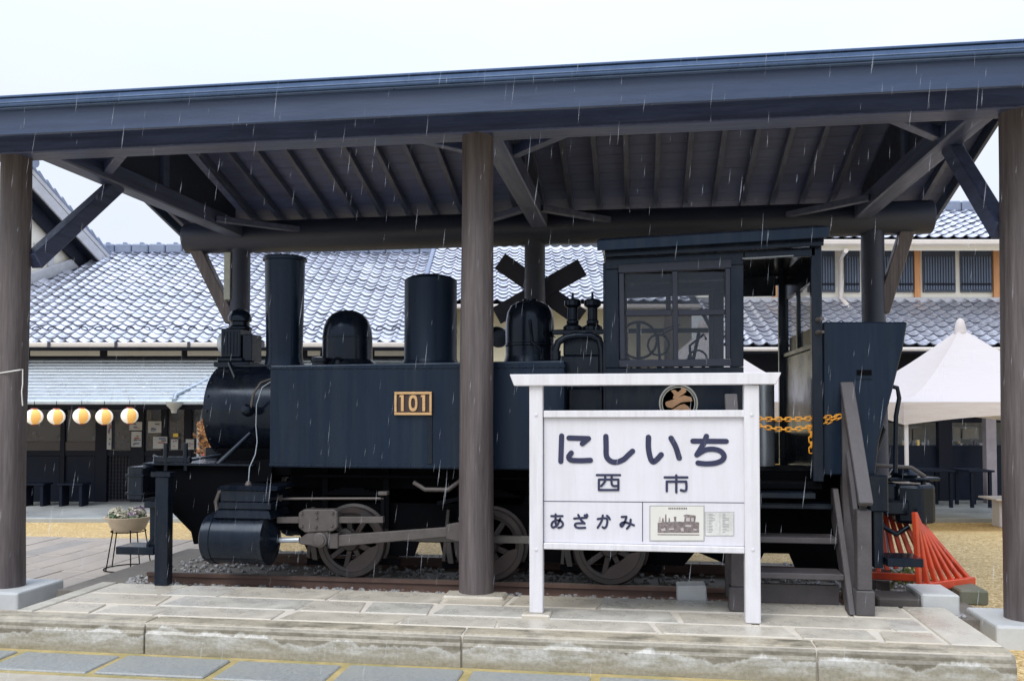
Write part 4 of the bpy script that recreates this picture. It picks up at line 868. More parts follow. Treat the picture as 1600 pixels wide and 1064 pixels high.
tag(c1.build('barrier_chain', M_yel, smooth=60, origin=cy[0]), 'yellow plastic link chain strung across the top of the boarding steps', 'chain')
# ================================================================== cowcatcher standing behind the steps
M_red = mat('red_paint', (.62, .07, .025), .4, var=.2, scale=5, bump=.08, dirt=(.28, .03, .015), dirt_amt=.6, dirt_scale=4)
cw = thing('cowcatcher', 'red painted cowcatcher grille with splayed bars behind the locomotive bunker', 'cowcatcher', (2.7, 8.0, -.1))
CY0 = 7.62; zB = -.04
noseT = py(1429, 800, CY0); noseT = V((noseT.x, CY0, noseT.z))
b0, b1 = py(1436, 915, CY0), py(1512, 903, CY0 + .42)
b1 = V((b1.x, CY0 + .42, b1.z)); b0 = V((b0.x, CY0, b0.z))
MB().bar(b0 - V((.03, 0, .02)), b1 + V((.04, 0, -.02)), .06, .07, (0, 0, 1)).build('base_bar', M_red, cw, bevel=.006)
for k in range(7):
    t = k / 6; B = b0.lerp(b1, t); T = noseT + V((.012 * k, .035 * k, -.012 * k))
    MB().bar(T, B, .040, .040, (1, -1, .4)).build('grille_bar', M_red, cw, bevel=.006)
l0, l1 = py(1372, 868, CY0 + .5), py(1440, 868, CY0 + .1); l0 = V((l0.x, CY0 + .5, zB + .15)); l1 = V((l1.x, CY0 + .1, zB + .13))
tA, tB = V((py(1366, 775, CY0 + .6).x, CY0 + .6, py(1366, 775, CY0 + .6).z)), V((py(1393, 771, CY0 + .45).x, CY0 + .45, py(1393, 771, CY0 + .45).z))
for k in range(6):
    t = k / 5; MB().bar(tA.lerp(tB, t), (l0 - V((.0, 0, .05))).lerp(l1 + V((.02, 0, .12)), t), .038, .038, (0, 1, 0)).build('grille_bar', M_red, cw, bevel=.006)
MB().bar(l0 + V((-.1, 0, -.08)), l1 + V((0, 0, -.0)), .05, .06, (0, 0, 1)).build('base_bar', M_red, cw, bevel=.006)
MB().bar(tA + V((-.04, 0, 0)), tB + V((.02, 0, 0)), .035, .035, (0, 0, 1)).build('head_bar', M_red, cw, bevel=.006)
MB().box(l0.x - .05, l0.x + .08, CY0 + .42, CY0 + .6, -.3, l0.z - .11).build('timber_prop', M_sleep, cw, bevel=.01)
# blocks round the end of the track
def blk(name, px0, px1, ytop, ybot, Y0, dep, m, label, cat):
    a, b_ = py(px0, ytop, Y0), py(px1, ytop, Y0); z0 = py(px0, ybot, Y0).z
    return tag(MB().box(a.x, b_.x, Y0, Y0 + dep, z0, a.z).build(name, m, bevel=.012, origin=((a.x + b_.x) / 2, Y0 + dep / 2, z0)), label, cat)
blk('timber_block', 1372, 1440, 934, 950, 7.06, .30, M_sleep, 'dark weathered timber block lying at the end of the track', 'timber')
blk('concrete_block', 1440, 1500, 928, 972, 7.10, .42, M_block, 'pale concrete block at the plinth corner beside the dark timber', 'block')
M_moss = mat('mossy_stone', (.17, .17, .13), .7, var=.3, scale=8, bump=.4, dirt=(.06, .08, .03), dirt_amt=.8, dirt_scale=4)
blk('mossy_stone', 1500, 1545, 922, 945, 7.66, .42, M_moss, 'dark mossy stone block under the end of the red cowcatcher', 'stone')
# weeds by the track end
random.seed(5)
wv = MB()
for k in range(420):
    c_ = pz(random.gauss(1415, 18), random.gauss(908, 8), -.1); h = random.uniform(.04, .13); a = random.random() * 6.28; w = random.uniform(.008, .02)
    d = V((cos(a), sin(a), 0)); s = V((-sin(a), cos(a), 0)); c_.z = -.19 + random.random() * .05
    wv.add([c_ - s * w, c_ + s * w, c_ + s * w * .7 + d * h * .4 + V((0, 0, h * .7)), c_ + d * h * .9 + V((0, 0, h)), c_ - s * w * .7 + d * h * .4 + V((0, 0, h * .7))], [(0, 1, 2, 3, 4)])
o = stuff(wv.build('weeds', mat('weed_green', (.10, .19, .035), .6, var=.5, scale=12, c2=(.28, .30, .06), bump=0), recalc=False, origin=pz(1415, 908, -.1)))
tag(o, 'low green weeds growing between the blocks at the track end', 'weeds')
# ================================================================== flower planter on wire stand
PB = pz(200, 888, -.19)
plt = thing('flower_planter', 'oval cream planter bowl of pale flowers on a black wire stand', 'planter', PB)
dP = (PB - CAM).dot(FH)
zt_ = pd(200, 806, dP).z; zb_ = pd(200, 829, dP).z; rP = 36 * dP / FPX
bowl = MB().lathe([(.02, zb_), (rP * .55, zb_), (rP * .68, zb_ + .02), (rP * .86, zt_ - .035), (rP * .98, zt_ - .012), (rP, zt_), (rP * .95, zt_ + .002), (rP * .86, zt_ - .02), (.02, zt_ - .03)], (PB.x, PB.y, 0), n=40).build('bowl', mat('cream_clay', (.70, .57, .40), .5, var=.12, scale=8, bump=.1), plt, smooth=40)
for k in range(5):
    a = 2 * pi * k / 5 + .35; d = V((cos(a), sin(a), 0))
    MB().tube([PB + d * rP * .95, V((PB.x, PB.y, zb_ + .03)) + d * rP * .66], .006, n=6).build('stand_leg', M_under, plt, smooth=60)
for z_, r_ in ((PB.z + .006, rP * .97), (zb_ - .0, rP * .70)): MB().tube([(PB.x + cos(2 * pi * k / 32) * r_, PB.y + sin(2 * pi * k / 32) * r_, z_) for k in range(32)], .006, n=6, closed=True).build('stand_ring', M_under, plt, smooth=60)
M_petal = [mat('petal_cream', (.72, .68, .55), .6, var=.15, bump=0), mat('petal_mauve', (.30, .20, .33), .6, var=.3, bump=0), mat('leaf_green', (.09, .16, .08), .55, var=.4, bump=0)]
def leafball(mb, c_, r, n, ls, mi=0):
    for k in range(n):
        d = V((random.gauss(0, 1), random.gauss(0, 1), random.gauss(.25, .8))).normalized(); p_ = c_ + d * r * random.uniform(.6, 1.05)
        s, u, _ = basis(d + V((random.uniform(-.5, .5), random.uniform(-.5, .5), random.uniform(-.5, .5)))); l = ls * random.uniform(.6, 1.3)
        mb.add([p_ - s * l * .5, p_ - u * l * .35 + d * l * .15, p_ + s * l * .5, p_ + u * l * .35 + d * l * .15], [(0, 1, 2, 3)], mi)
for k in range(13):
    a = random.random() * 6.28; rr = rP * .72 * sqrt(random.random()); c_ = V((PB.x + cos(a) * rr, PB.y + sin(a) * rr, zt_ + random.uniform(.015, .05)))
    b = MB(); mi = 0 if c_.x < PB.x + .02 or random.random() < .3 else 1
    leafball(b, c_, .055, 60, .035, mi); leafball(b, c_ - V((0, 0, .03)), .06, 24, .05, 2)
    b.build('flower', M_petal, plt, recalc=False)
# ================================================================== crossing signal behind the locomotive
KY = 11.32
kc = py(845, 441, KY)
xs = thing('crossing_signal', 'dark railway crossing signal with crossed boards behind the locomotive', 'crossing signal', (kc.x, KY, -.25))
MB().cyl((kc.x, KY + .06, -.25), (kc.x, KY + .06, kc.z + .62), .045, n=16).build('pole', M_black, xs, smooth=40)
for (a, b), dy in ((((781, 408), (908, 497)), 0), (((910, 418), (776, 494)), -.022)):
    A, B = py(*a, KY), py(*b, KY); A.y = B.y = KY + dy
    MB().bar(A, B, .02, .24, (0, 0, 1)).build('cross_board', mat('signal_backlit', (.012, .016, .035), .5), xs, bevel=.006)  # boards seen against the light: backlit shade put into their dark colour
ax = py(845, 525, KY); MB().bar(py(780, 525, KY), py(910, 525, KY), .06, .05, (0, 0, 1)).build('lamp_arm', M_black, xs, bevel=.004)
for px_ in (779, 911):
    c_ = py(px_, 527, KY - .08); lm = MB().lathe([(.02, 0), (.13, .005), (.135, .03), (.11, .08), (.06, .14), (.02, .15)], c_, (0, 1, 0), n=28).build('lamp', M_black, xs, smooth=40)
    h = MB(); n = 18; vs_ = []
    for k in range(n + 1):
        a = pi * .0 + pi * k / n
        for r_, y_ in ((.125, 0), (.125, -.16), (.118, -.16), (.118, 0)): vs_.append(c_ + V((cos(a) * r_, y_ * sin(a) - .0, sin(a) * r_)))
    h.add(vs_, [(k * 4 + j, k * 4 + (j + 1) % 4, k * 4 + 4 + (j + 1) % 4, k * 4 + 4 + j) for k in range(n) for j in range(4)]).build('hood', M_black, lm, smooth=40)
# ================================================================== buildings behind
def bb(mb, u0, u1, D0, D1, z0, z1, mi=0):
    return mb.hexa([bk(u0, D0, z0), bk(u1, D0, z0), bk(u1, D1, z0), bk(u0, D1, z0), bk(u0, D0, z1), bk(u1, D0, z1), bk(u1, D1, z1), bk(u0, D1, z1)], mi)
def up_(px, D): return (px - 800) / FPX * D
def zp(y, D): return HC + (HOR - y) / FPX * D
def bp(par, nm, m, u0, u1, D0, D1, z0, z1, bev=.004): return bb(MB(), u0, u1, D0, D1, z0, z1).build(nm, m, par, bevel=bev)
def bpx(par, nm, m, x0, y0, x1, y1, D, th, bev=.004):
    return bp(par, nm, m, up_(x0, D), up_(x1, D), D, D + th, zp(y1, D), zp(y0, D), bev)
ZD = -.50
deck = struct(bb(MB(), -26, 26, 15.9, 30, -1.2, ZD).build('deck', M_conc, origin=bk(0, 18, ZD), bevel=.01))
# pantile: x across, y up the slope, z out of the roof
def pantile(pw, plen):
    b = MB(); nx = 12; vs_ = []
    def h(t):
        t = t % 1.0
        return .036 * sin(pi * t / .34) if t < .34 else -.020 * sin(pi * (t - .34) / .66)
    over = .10
    for k in range(nx + 1):
        t = k / nx * 1.06 - .03; x_ = t * pw; z_ = h(t) + .02
        vs_ += [(x_, 0, z_ + .034), (x_, plen * .5, z_ + .022), (x_, plen + over, z_ + .004), (x_, .004, z_ + .004)]
    fs = []; ms = []
    for k in range(nx):
        o = k * 4; fs += [(o, o + 4, o + 5, o + 1), (o + 1, o + 5, o + 6, o + 2), (o + 3, o + 7, o + 4, o)]; ms += [0, 0, 1]
    b.v = [V(p_) for p_ in vs_]; b.f = fs; b.m = ms
    return b
def tile_roof(par, O, U, S, ncol, nrow, pw, plen, nobj=300, skip=None, name='roof_tile'):
    Nn = U.cross(S).normalized()
    if Nn.z < 0: Nn = -Nn
    proto = pantile(pw, plen); me = bpy.data.meshes.new(name); me.from_pydata([tuple(v) for v in proto.v], [], proto.f)
    me.materials.append(M_tile); me.materials.append(M_tile_edge); me.polygons.foreach_set('material_index', proto.m)
    me.polygons.foreach_set('use_smooth', [True] * len(me.polygons)); me.set_sharp_from_angle(angle=radians(50)); me.update()
    cells = []
    for r in range(nrow):
        for c_ in range(ncol):
            p_ = O + U * (c_ * pw) + S * (r * plen)
            if skip and skip(p_): continue
            x_, y_ = project(p_ + U * pw / 2); vis = 0 if (20 < x_ < 1590 and 300 < y_ < 560) else 1
            cells.append((vis, (p_ - CAM).length, p_))
    cells.sort(key=lambda t: (t[0], t[1])); rest = MB()
    for i, (vz, d_, p_) in enumerate(cells):
        jit = random.uniform(-.006, .006); Mx = frame(p_ + Nn * jit, U, S, Nn) @ Matrix.Rotation(random.uniform(-.012, .012), 4, 'Y') @ Matrix.Rotation(random.uniform(-.01, .01), 4, 'X')
        if i < nobj and vz == 0: inst(me, name, par, Mx)
        else:
            o = len(rest.v); rest.v += [Mx @ v for v in proto.v]; rest.f += [tuple(k + o for k in f) for f in proto.f]; rest.m += proto.m
    if rest.v:
        ro = rest.build('roof_tiles', [M_tile, M_tile_edge], par, smooth=50, recalc=False); stuff(ro)
ES = V((0, 0, 0))
def slope(tanv): return (FH + ZV * tanv).normalized()
TA = .5; S5 = slope(TA); CA = 1 / sqrt(1 + TA * TA)
# ---- long shop building on the left
shop = thing('shop_building', 'long shop with silver tiled roof and dark timber front behind the lanterns', 'building', bk(-8, 18.6, ZD))
uA0, uA1 = -16.0, up_(692, 18.2)
EA, zEA = 18.2, 2.79
nrA = 27; plA = 5.75 / CA / nrA
# gable wing plane on that roof
def onroof(x, y):
    d = ray(x, y); n = RV.cross(S5).normalized(); P0 = bk(0, EA, zEA); return CAM + d * ((P0 - CAM).dot(n) / d.dot(n))
gA, gB = onroof(172, 404), onroof(20, 462)
gdir = (gB - gA); gdir.z = 0; gdir.normalize()
def skipA(p_):
    c_ = p_ + RV * .16; rel = c_ - gA; rel.z = 0
    side_ = gdir.x * rel.y - gdir.y * rel.x
    return side_ < -.05 and rel.dot(gdir) > -6
gn = V((-gdir.y, gdir.x, 0))
tile_roof(shop, bk(uA0, EA, zEA), RV, S5, int((uA1 - uA0) / .27), nrA, .27, plA, 300, skip=skipA)
bp(shop, 'roof_deck', M_dark, uA0, uA1, EA + .1, EA + .12, zEA - .12, zEA - .02)
MB().prism([bk(uA0, EA + .05, zEA - .04), bk(uA1, EA + .05, zEA - .04), bk(uA1, EA + 5.8, zEA + 2.84), bk(uA0, EA + 5.8, zEA + 2.84)], (0, 0, -.10)).build('roof_board', M_dark, shop)
rz = zEA + 5.75 * TA
for k in range(22):
    u_ = up_(150, 23.9) - .9 + k * .46
    if u_ > uA1 - .3: break
    bp(shop, 'ridge_tile', M_ridge, u_, u_ + .44, EA + 5.62, EA + 5.95, rz + .0, rz + .24, .03)
    bp(shop, 'ridge_knob', M_ridge, u_ + .18, u_ + .28, EA + 5.7, EA + 5.85, rz + .243, rz + .30, .02)
for k in range(42):
    u_ = uA0 + .35 + k * .33
    p_ = bk(u_, EA + .40, zEA + .40 * TA + .13)
    if project(p_)[0] > 25: MB().tube([p_ + RV * .09 * cos(a) + ZV * .06 * sin(a) for a in [pi * j / 6 for j in range(7)]], .014, n=5).build('snow_guard', M_tile_edge, shop)
bp(shop, 'gutter', M_gut2, uA0, uA1, 17.98, 18.12, zp(542, 18), zp(534.5, 18), .02)
for px_ in (75, 180, 294, 410, 520): bp(shop, 'gutter_bracket', M_tile_edge, up_(px_, 17.97) - .03, up_(px_, 17.97) + .03, 17.96, 17.978, zp(542.5, 18), zp(534, 18), .003)
bp(shop, 'upper_wall', M_dark, uA0, uA1, 18.62, 18.8, 2.30, zEA - .1)
for a, b_ in ((46, 155), (167, 283), (292, 345), (352, 420), (480, 500), (585, 690)): bp(shop, 'plaster_panel', M_plaster, up_(a, 18.6), up_(b_, 18.6), 18.60, 18.618, zp(556, 18.6), zp(540, 18.6))
# stepped metal lower roof
D0, z0, D1, z1 = 17.15, zp(626, 17.15), 18.75, zp(556, 18.75); ns = 14
for k in range(ns):
    t0, t1 = k / ns, (k + 1) / ns
    a, b_ = D0 + (D1 - D0) * t0, D0 + (D1 - D0) * t1; za, zb__ = z0 + (z1 - z0) * t0, z0 + (z1 - z0) * t1
    MB().hexa([bk(uA0, a, za - .012), bk(uA1, a, za - .012), bk(uA1, b_, zb__ - .012), bk(uA0, b_, zb__ - .012), bk(uA0, a, za + .022), bk(uA1, a, za + .022), bk(uA1, b_, zb__ + .004), bk(uA0, b_, zb__ + .004)]).build('roof_strip', M_gal, shop, bevel=.004)
for px_ in (75, 149, 225): 
    c_ = pd(px_, 605, 17.6); MB().bar(pd(px_ - 2, 609, 17.55) , pd(px_ + 3, 602, 17.7), .05, .05).build('snow_clip', M_white, shop, bevel=.004)
bp(shop, 'lower_fascia', M_dark, uA0, uA1, D0 + .05, D0 + .09, zp(631, D0) - .10, z0 - .02)
bp(shop, 'lower_gutter', M_gal, uA0, uA1, D0 - .10, D0 + .03, zp(632, D0), zp(625.5, D0), .02)
MB().tube([pd(356, 574, 18.3), pd(310, 600, 17.7), pd(274, 617, 17.25), pd(272, 626, 17.05)], .045, n=10).build('rain_pipe', M_gal, shop, smooth=50)
c_ = pd(272, 632, 16.98); MB().lathe([(.02, -.17), (.05, -.16), (.06, -.10), (.14, -.02), (.15, .05), (.14, .05)], c_, n=16).build('rain_hopper', M_conc, shop, smooth=40)
MB().prism([bk(uA0, D0 + .1, z0 - .06), bk(uA1, D0 + .1, z0 - .06), bk(uA1, D1, z1 - .08), bk(uA0, D1, z1 - .08)], (0, 0, -.03)).build('soffit', M_dark, shop)
# shop front
DW = 18.6
for x0, x1 in ((20, 36), (95, 102), (150, 168), (205, 226), (252, 262), (288, 300)):
    bpx(shop, 'timber_post', M_dark, x0, 630, x1, 785.5, DW, .14)
ztr = zp(640, DW)
bp(shop, 'head_rail', M_dark, uA0, uA1, DW - .01, DW + .12, ztr, 2.3)
bp(shop, 'sill_rail', M_dark, uA0, uA1, DW + .02, DW + .10, zp(712, DW), zp(704, DW))
M_lp = mat('shop_panel', (.007, .011, .022), .45, spec=.15, var=.3, scale=3, bump=.1)
for x0, x1 in ((-40, 20), (36, 95), (102, 150), (226, 252), (262, 288), (300, 420)):
    bpx(shop, 'lower_panel', M_lp, x0, 712, x1, 785.5, DW + .05, .05)
M_sg = glass('shop_glass', (.10, .11, .14), .04, .45)
for x0, x1 in ((-40, 20), (36, 95), (102, 150), (168, 205), (226, 252), (262, 288), (300, 420)):
    bpx(shop, 'shop_window', M_sg, x0, 640, x1, 704, DW + .06, .008, 0)
bpx(shop, 'rail_panel', mat('brown_panel', (.05, .04, .04), .5), 36, 690, 95, 704, DW + .03, .025)
bpx(shop, 'rail_panel', mat('brown_panel', (.05, .04, .04), .5), 102, 690, 150, 704, DW + .03, .025)
# lattice door
for k in range(8): bpx(shop, 'lattice_bar', M_lp, 168.5 + k * 5, 712.2, 170 + k * 5, 780, DW + .06, .02, 0)
for k in range(12): bpx(shop, 'lattice_bar', M_lp, 168.2, 714 + k * 5.6, 204.8, 715.3 + k * 5.6, DW + .082, .02, 0)
bpx(shop, 'door_panel', mat('door_back', (.05, .045, .055), .6), 168.2, 712.2, 204.8, 785, DW + .105, .02, 0)
bp(shop, 'interior_floor', M_lp, uA0, uA1, DW + .16, 22.4, ZD, ZD + .02, 0)
bp(shop, 'interior_wall', mat('interior_wall', (.12, .11, .12), .7), uA0, uA1, 21.2, 21.3, ZD, 2.3, 0)
M_poster = mat('poster_paper', (.40, .40, .39), .6, var=.2, bump=.02); M_pd = mat('poster_ink', (.10, .10, .12), .6)
random.seed(40)
for x0, y0, x1, y1 in ((168, 657, 175, 702), (203, 659, 222.5, 672), (206, 674, 222, 698), (232, 658, 252.5, 676), (240, 682, 262, 700.5), (268, 686, 279, 702), (291, 686, 304, 702)):
    po = bpx(shop, 'poster', M_poster, x0, y0, x1, y1, DW - .022, .006, 0)
    for j in range(random.randint(3, 6)):
        a_ = random.uniform(.08, .6); b_ = min(.94, a_ + random.uniform(.12, .5)); c_ = random.uniform(.08, .8); d_ = c_ + random.uniform(.05, .14)
        bpx(po, 'poster_print', random.choice([M_pd, mat('print_red', (.3, .08, .06), .6), mat('print_blue', (.08, .12, .25), .6)]), x0 + (x1 - x0) * a_, y0 + (y1 - y0) * c_, x0 + (x1 - x0) * b_, y0 + (y1 - y0) * d_, DW - .026 - .0012 * j, .001, 0)
bpx(shop, 'yellow_card', mat('card_yellow', (.75, .52, .08), .6), 271, 677, 279, 682.5, DW - .03, .006, 0)
random.seed(3)
for k in range(26):
    px_ = random.choice([random.uniform(40, 90), random.uniform(104, 148), random.uniform(172, 200), random.uniform(228, 290)]); y_ = random.uniform(660, 700); w = random.uniform(2, 8); h = random.uniform(3, 9)
    bpx(shop, 'display_item', random.choice([M_poster, mat('goods_brown', (.30, .2, .12), .6), mat('goods_grey', (.3, .3, .33), .6), M_pd]), px_, y_ - h, px_ + w, y_, random.uniform(19.1, 20.8), .1, .01)
bpx(shop, 'vent_pipe', M_gal, 307, 664, 311.5, 785, 18.2, .06, .02)
# benches in front of the shop (dark, low)
for px_, w in ((60, 36), (118, 40)):
    b_ = thing('bench', 'dark low bench in front of the shop panels under the lanterns', 'bench', bk(up_(px_, 17.9), 17.9, ZD), 'benches by the shop front')
    u_ = up_(px_, 17.9); ww = w * 17.9 / FPX / 2
    bp(b_, 'seat', M_lp, u_ - ww, u_ + ww, 17.72, 18.08, ZD + .42, ZD + .46, .008)
    for s in (-1, 1): bp(b_, 'leg', M_lp, u_ + s * (ww - .06) - .03, u_ + s * (ww - .06) + .03, 17.75, 18.05, ZD + .001, ZD + .419)
# ---- white gable wing standing on the roof
GT = V((gA.x, gA.y, 0))
gb = thing('gable_wing', 'white plastered gable with tiled verge rising above the shop roof', 'building', V((gB.x, gB.y, gB.z)))
def ong(x, y):
    d = ray(x, y); return CAM + d * ((gA - CAM).dot(gn) / d.dot(gn))
if gn.dot(gA - CAM) < 0: gn = -gn
ap = ong(42, 262); e0 = ong(170, 404)
wall = [gA + V((0, 0, -.5)), gB + V((0, 0, -1.2)), gB + gdir * 5 - V((0, 0, 2)), V((gB.x, gB.y, ap.z)) + gdir * 3, ap + gdir * 1.0, ap, ong(150, 392)]
MB().prism([p_ + gn * .5 for p_ in wall], gn * .2).build('wall', M_plaster, gb)
M_barge = mat('barge_pale', (.42, .43, .46), .5, var=.15, bump=.08)
# verge: barge board, soffit, tiles following the slope line
sd_ = (e0 - ap); sl = sd_.length; sd_.normalize(); e1 = ap + sd_ * (sl + .05)
upn = sd_.cross(gn).normalized()
if upn.z < 0: upn = -upn
MB().prism([ap - upn * .02, e1 - upn * .02, e1 - upn * .26, ap - upn * .26], gn * .06).build('barge_board', M_barge, gb, bevel=.006)
MB().prism([ap + upn * .0, e1 + upn * .0, e1 + upn * .10, ap + upn * .10], gn * .9 ).build('roof_edge', M_barge, gb, bevel=.006)
MB().prism([ap - upn * .27 + gn * .07, e1 - upn * .27 + gn * .07, e1 - upn * .30 + gn * .07, ap - upn * .30 + gn * .07], gn * .5).build('soffit', M_dark, gb)
MB().prism([ap - upn * .31 + gn * .3, e1 - upn * .31 + gn * .3, e1 - upn * .62 + gn * .3, ap - upn * .62 + gn * .3], gn * .1).build('purlin_board', M_dark, gb)
nv = int(sl / .28)
for k in range(nv):
    p0 = ap + sd_ * (k * .28); p1 = ap + sd_ * (k * .28 + .30)
    MB().prism([p0 + upn * .11, p1 + upn * .11, p1 + upn * .17, p0 + upn * .24], gn * .5).build('verge_tile', M_ridge, gb, bevel=.02)
MB().cyl(ap + upn * .2 - gn * .1 , ap + upn * .2 + gn * .6, .15, n=14).build('ridge_end', M_ridge, gb, smooth=40)
for a, b_ in (((75, 383), (140, 383)), ((100, 383), (100, 415)), ((50, 400), (100, 385))):
    MB().bar(ong(*a) + gn * .47, ong(*b_) + gn * .47, .08, .16, (0, 0, 1)).build('timber_strut', M_barge, gb, bevel=.006)
MB().bar(ong(20, 452) + gn * .40, ong(150, 405) + gn * .40, .12, .28, (0, 0, 1)).build('flashing', M_barge, gb, bevel=.01)
MB().bar(ong(20, 466) + gn * .25, ong(165, 412) + gn * .25, .4, .12, (0, 0, 1)).build('valley_tile', M_tile_edge, gb, bevel=.01)
# ---- middle building with cream wall
mid = thing('cream_building', 'cream walled building with silver tiled roof behind the locomotive domes', 'building', bk(2, 19.9, ZD))
uB0, uB1, EB = -2.0, up_(1095, 19.5), 19.5; zEB = zp(472, EB)
tile_roof(mid, bk(uB0, EB, zEB), RV, S5, int((uB1 - uB0) / .27), 17, .27, .245, 200)
MB().prism([bk(uB0, EB + .05, zEB - .04), bk(uB1, EB + .05, zEB - .04), bk(uB1, EB + 5, zEB + 2.44), bk(uB0, EB + 5, zEB + 2.44)], (0, 0, -.10)).build('roof_board', M_dark, mid)
MB().bar(bk(uB0 - .05, EB, zEB - .02), bk(uB0 - .05, EB + 4.1, zEB + 2.03), .10, .22, (0, 0, 1)).build('verge_board', M_ridge, mid, bevel=.02)
bp(mid, 'gutter', M_gut2, uB0, uB1, EB - .16, EB - .02, zp(483, EB), zp(476, EB), .02)
bp(mid, 'wall', mat('cream_plaster', (.66, .60, .42), .8, var=.07, bump=.08), uB0 + .1, uB1 - .05, EB + .7, EB + 3, ZD, zEB + .25)
# ---- two storey building on the right
rb = thing('slatted_building', 'two-storey building with slatted windows and two silver tiled roofs', 'building', bk(10, 19.9, ZD))
uC0, uC1 = uB1 + .02, 17.0
E1, zE1 = 17.5, zp(541, 17.5); n1 = 11; run1 = 2.4
tile_roof(rb, bk(uC0, E1, zE1), RV, S5, int((uC1 - uC0) / .27), n1, .27, run1 / CA / n1, 210)
MB().prism([bk(uC0, E1 + .05, zE1 - .04), bk(uC1, E1 + .05, zE1 - .04), bk(uC1, E1 + 2.6, zE1 + 1.24), bk(uC0, E1 + 2.6, zE1 + 1.24)], (0, 0, -.10)).build('roof_board', M_dark, rb)
bp(rb, 'gutter', M_gut2, uC0, uC1, E1 - .16, E1 - .02, zp(549, E1), zp(543, E1), .02)
DC = 19.9
bp(rb, 'upper_wall', M_plaster, uC0, uC1, DC, DC + .2, zp(476, DC), zp(372, DC))
bp(rb, 'flashing', M_barge, uC0, uC1, DC - .10, DC - .002, zp(473, DC), zp(465, DC))
M_wfr = mat('window_frame_blue', (.04, .055, .085), .5, bump=.05)
M_slat = mat('slat_blue', (.085, .115, .17), .5, var=.2, bump=.08)
for a, b_ in ((1168, 1200), (1214, 1256), (1264, 1307), (1322, 1346), (1352, 1430), (1445, 1496), (1504, 1553), (1568, 1620), (1628, 1680)):
    fr = bpx(rb, 'slatted_window', M_wfr, a, 391, b_, 456, DC - .05, .045)
    x_ = a + 3
    sb_ = MB()
    while x_ < b_ - 3:
        bb(sb_, up_(x_, DC - .07), up_(x_ + 2.2, DC - .07), DC - .075, DC - .052, zp(453, DC), zp(401, DC)); x_ += 4.2
    stuff(sb_.build('slats', M_slat, fr)); bpx(fr, 'cross_rail', M_dark, a + 1, 442, b_ - 1, 445, DC - .085, .008, 0)
M_cedar = mat('cedar_post', (.50, .24, .10), .6, var=.25, scale=4, stretch=(5, 5, .7), bump=.15)
for a in (1432, 1556, 1209): bpx(rb, 'post', M_cedar, a, 384, a + 9, 468, DC - .09, .08)
EU, zEU = 19.2, zp(372, 19.2); 
tile_roof(rb, bk(uC0, EU, zEU), RV, S5, int((uC1 - uC0) / .27), 10, .27, .245, 90)
MB().prism([bk(uC0, EU + .05, zEU - .04), bk(uC1, EU + .05, zEU - .04), bk(uC1, EU + 2.4, zEU + 1.14), bk(uC0, EU + 2.4, zEU + 1.14)], (0, 0, -.10)).build('roof_board', M_dark, rb)
for k in range(26):
    u_ = uC0 + k * .48; bp(rb, 'ridge_tile', M_ridge, u_, u_ + .46, EU + 2.05, EU + 2.4, zEU + 1.08, zEU + 1.32, .03)
bp(rb, 'gutter', M_gut2, uC0, uC1, EU - .16, EU - .02, zp(383, EU), zp(375, EU), .02)
bp(rb, 'eave_board', M_plaster, uC0, uC1, EU + .02, EU + .06, zp(390, EU), zp(382, EU) + .05)
MB().tube([pd(1322, 392, EU - .1), pd(1318, 396, EU + .2), pd(1314, 404, DC - .12), pd(1314, 466, DC - .12), pd(1322, 474, DC - .3), pd(1350, 508, 18.9), pd(1376, 538, 17.6)], .05, n=10).build('rain_pipe', M_gut2, rb, smooth=50)
# ground floor, dark timber under the lower eave
DG = 18.9
bp(rb, 'head_beam', M_dark, uC0, uC1, DG - .1, DG + .1, zp(660, DG), zE1 + .1)
bp(rb, 'interior_wall', mat('store_wall', (.42, .42, .40), .7), uC0, uC1, 21.5, 21.6, ZD, zE1, 0)
bp(rb, 'counter', M_lp, uC0, uC1, DG + .02, DG + .5, ZD, zp(696, DG))
for a, b_ in ((1466, 1487), (1300, 1316), (1250, 1262)): bpx(rb, 'timber_post', M_dark, a, 655, b_, 786, DG - .12, .14)
bpx(rb, 'pale_post', mat('grey_post', (.22, .20, .22), .6, bump=.1), 1540, 640, 1556, 790, DG - .6, .16)
for a, b_, c_, d_ in ((1408, 668, 1424, 694), (1426, 668, 1442, 694), (1488, 668, 1500, 690), (1503, 668, 1528, 686)): bpx(rb, 'shelf_unit', mat('shelf_grey', (.36, .36, .34), .6), a, b_, c_, d_, DG + .6, .3)
random.seed(9)
for k in range(26):
    x_ = random.uniform(1405, 1536); bpx(rb, 'display_item', random.choice([M_poster, mat('goods_yellow', (.65, .5, .2), .5), M_pd, mat('goods_grey', (.3, .3, .33), .6)]), x_, 696 - random.uniform(3, 9), x_ + random.uniform(1.5, 5), 696, DG + random.uniform(.05, .3), .08, .005)
for px_, w in ((1385, 40), (1455, 50), (1520, 40)):
    b_ = thing('counter_table', {1385: 'dark table in the shade next to the rear coupler', 1455: 'wide dark table in the shade by the dark timber post', 1520: 'dark table in the shade next to the pale grey post'}[px_], 'table', bk(up_(px_, 17.8), 17.8, ZD), 'tables below the slatted building')
    u_ = up_(px_, 17.8); ww = w * 17.8 / FPX / 2
    bp(b_, 'table_top', M_lp, u_ - ww, u_ + ww, 17.5, 18.2, ZD + .70, ZD + .74, .008)
    for s in (-1, 1):
        for t in (17.55, 18.15): bp(b_, 'leg', M_lp, u_ + s * (ww - .08) - .03, u_ + s * (ww - .08) + .03, t - .03, t + .03, ZD + .001, ZD + .699)
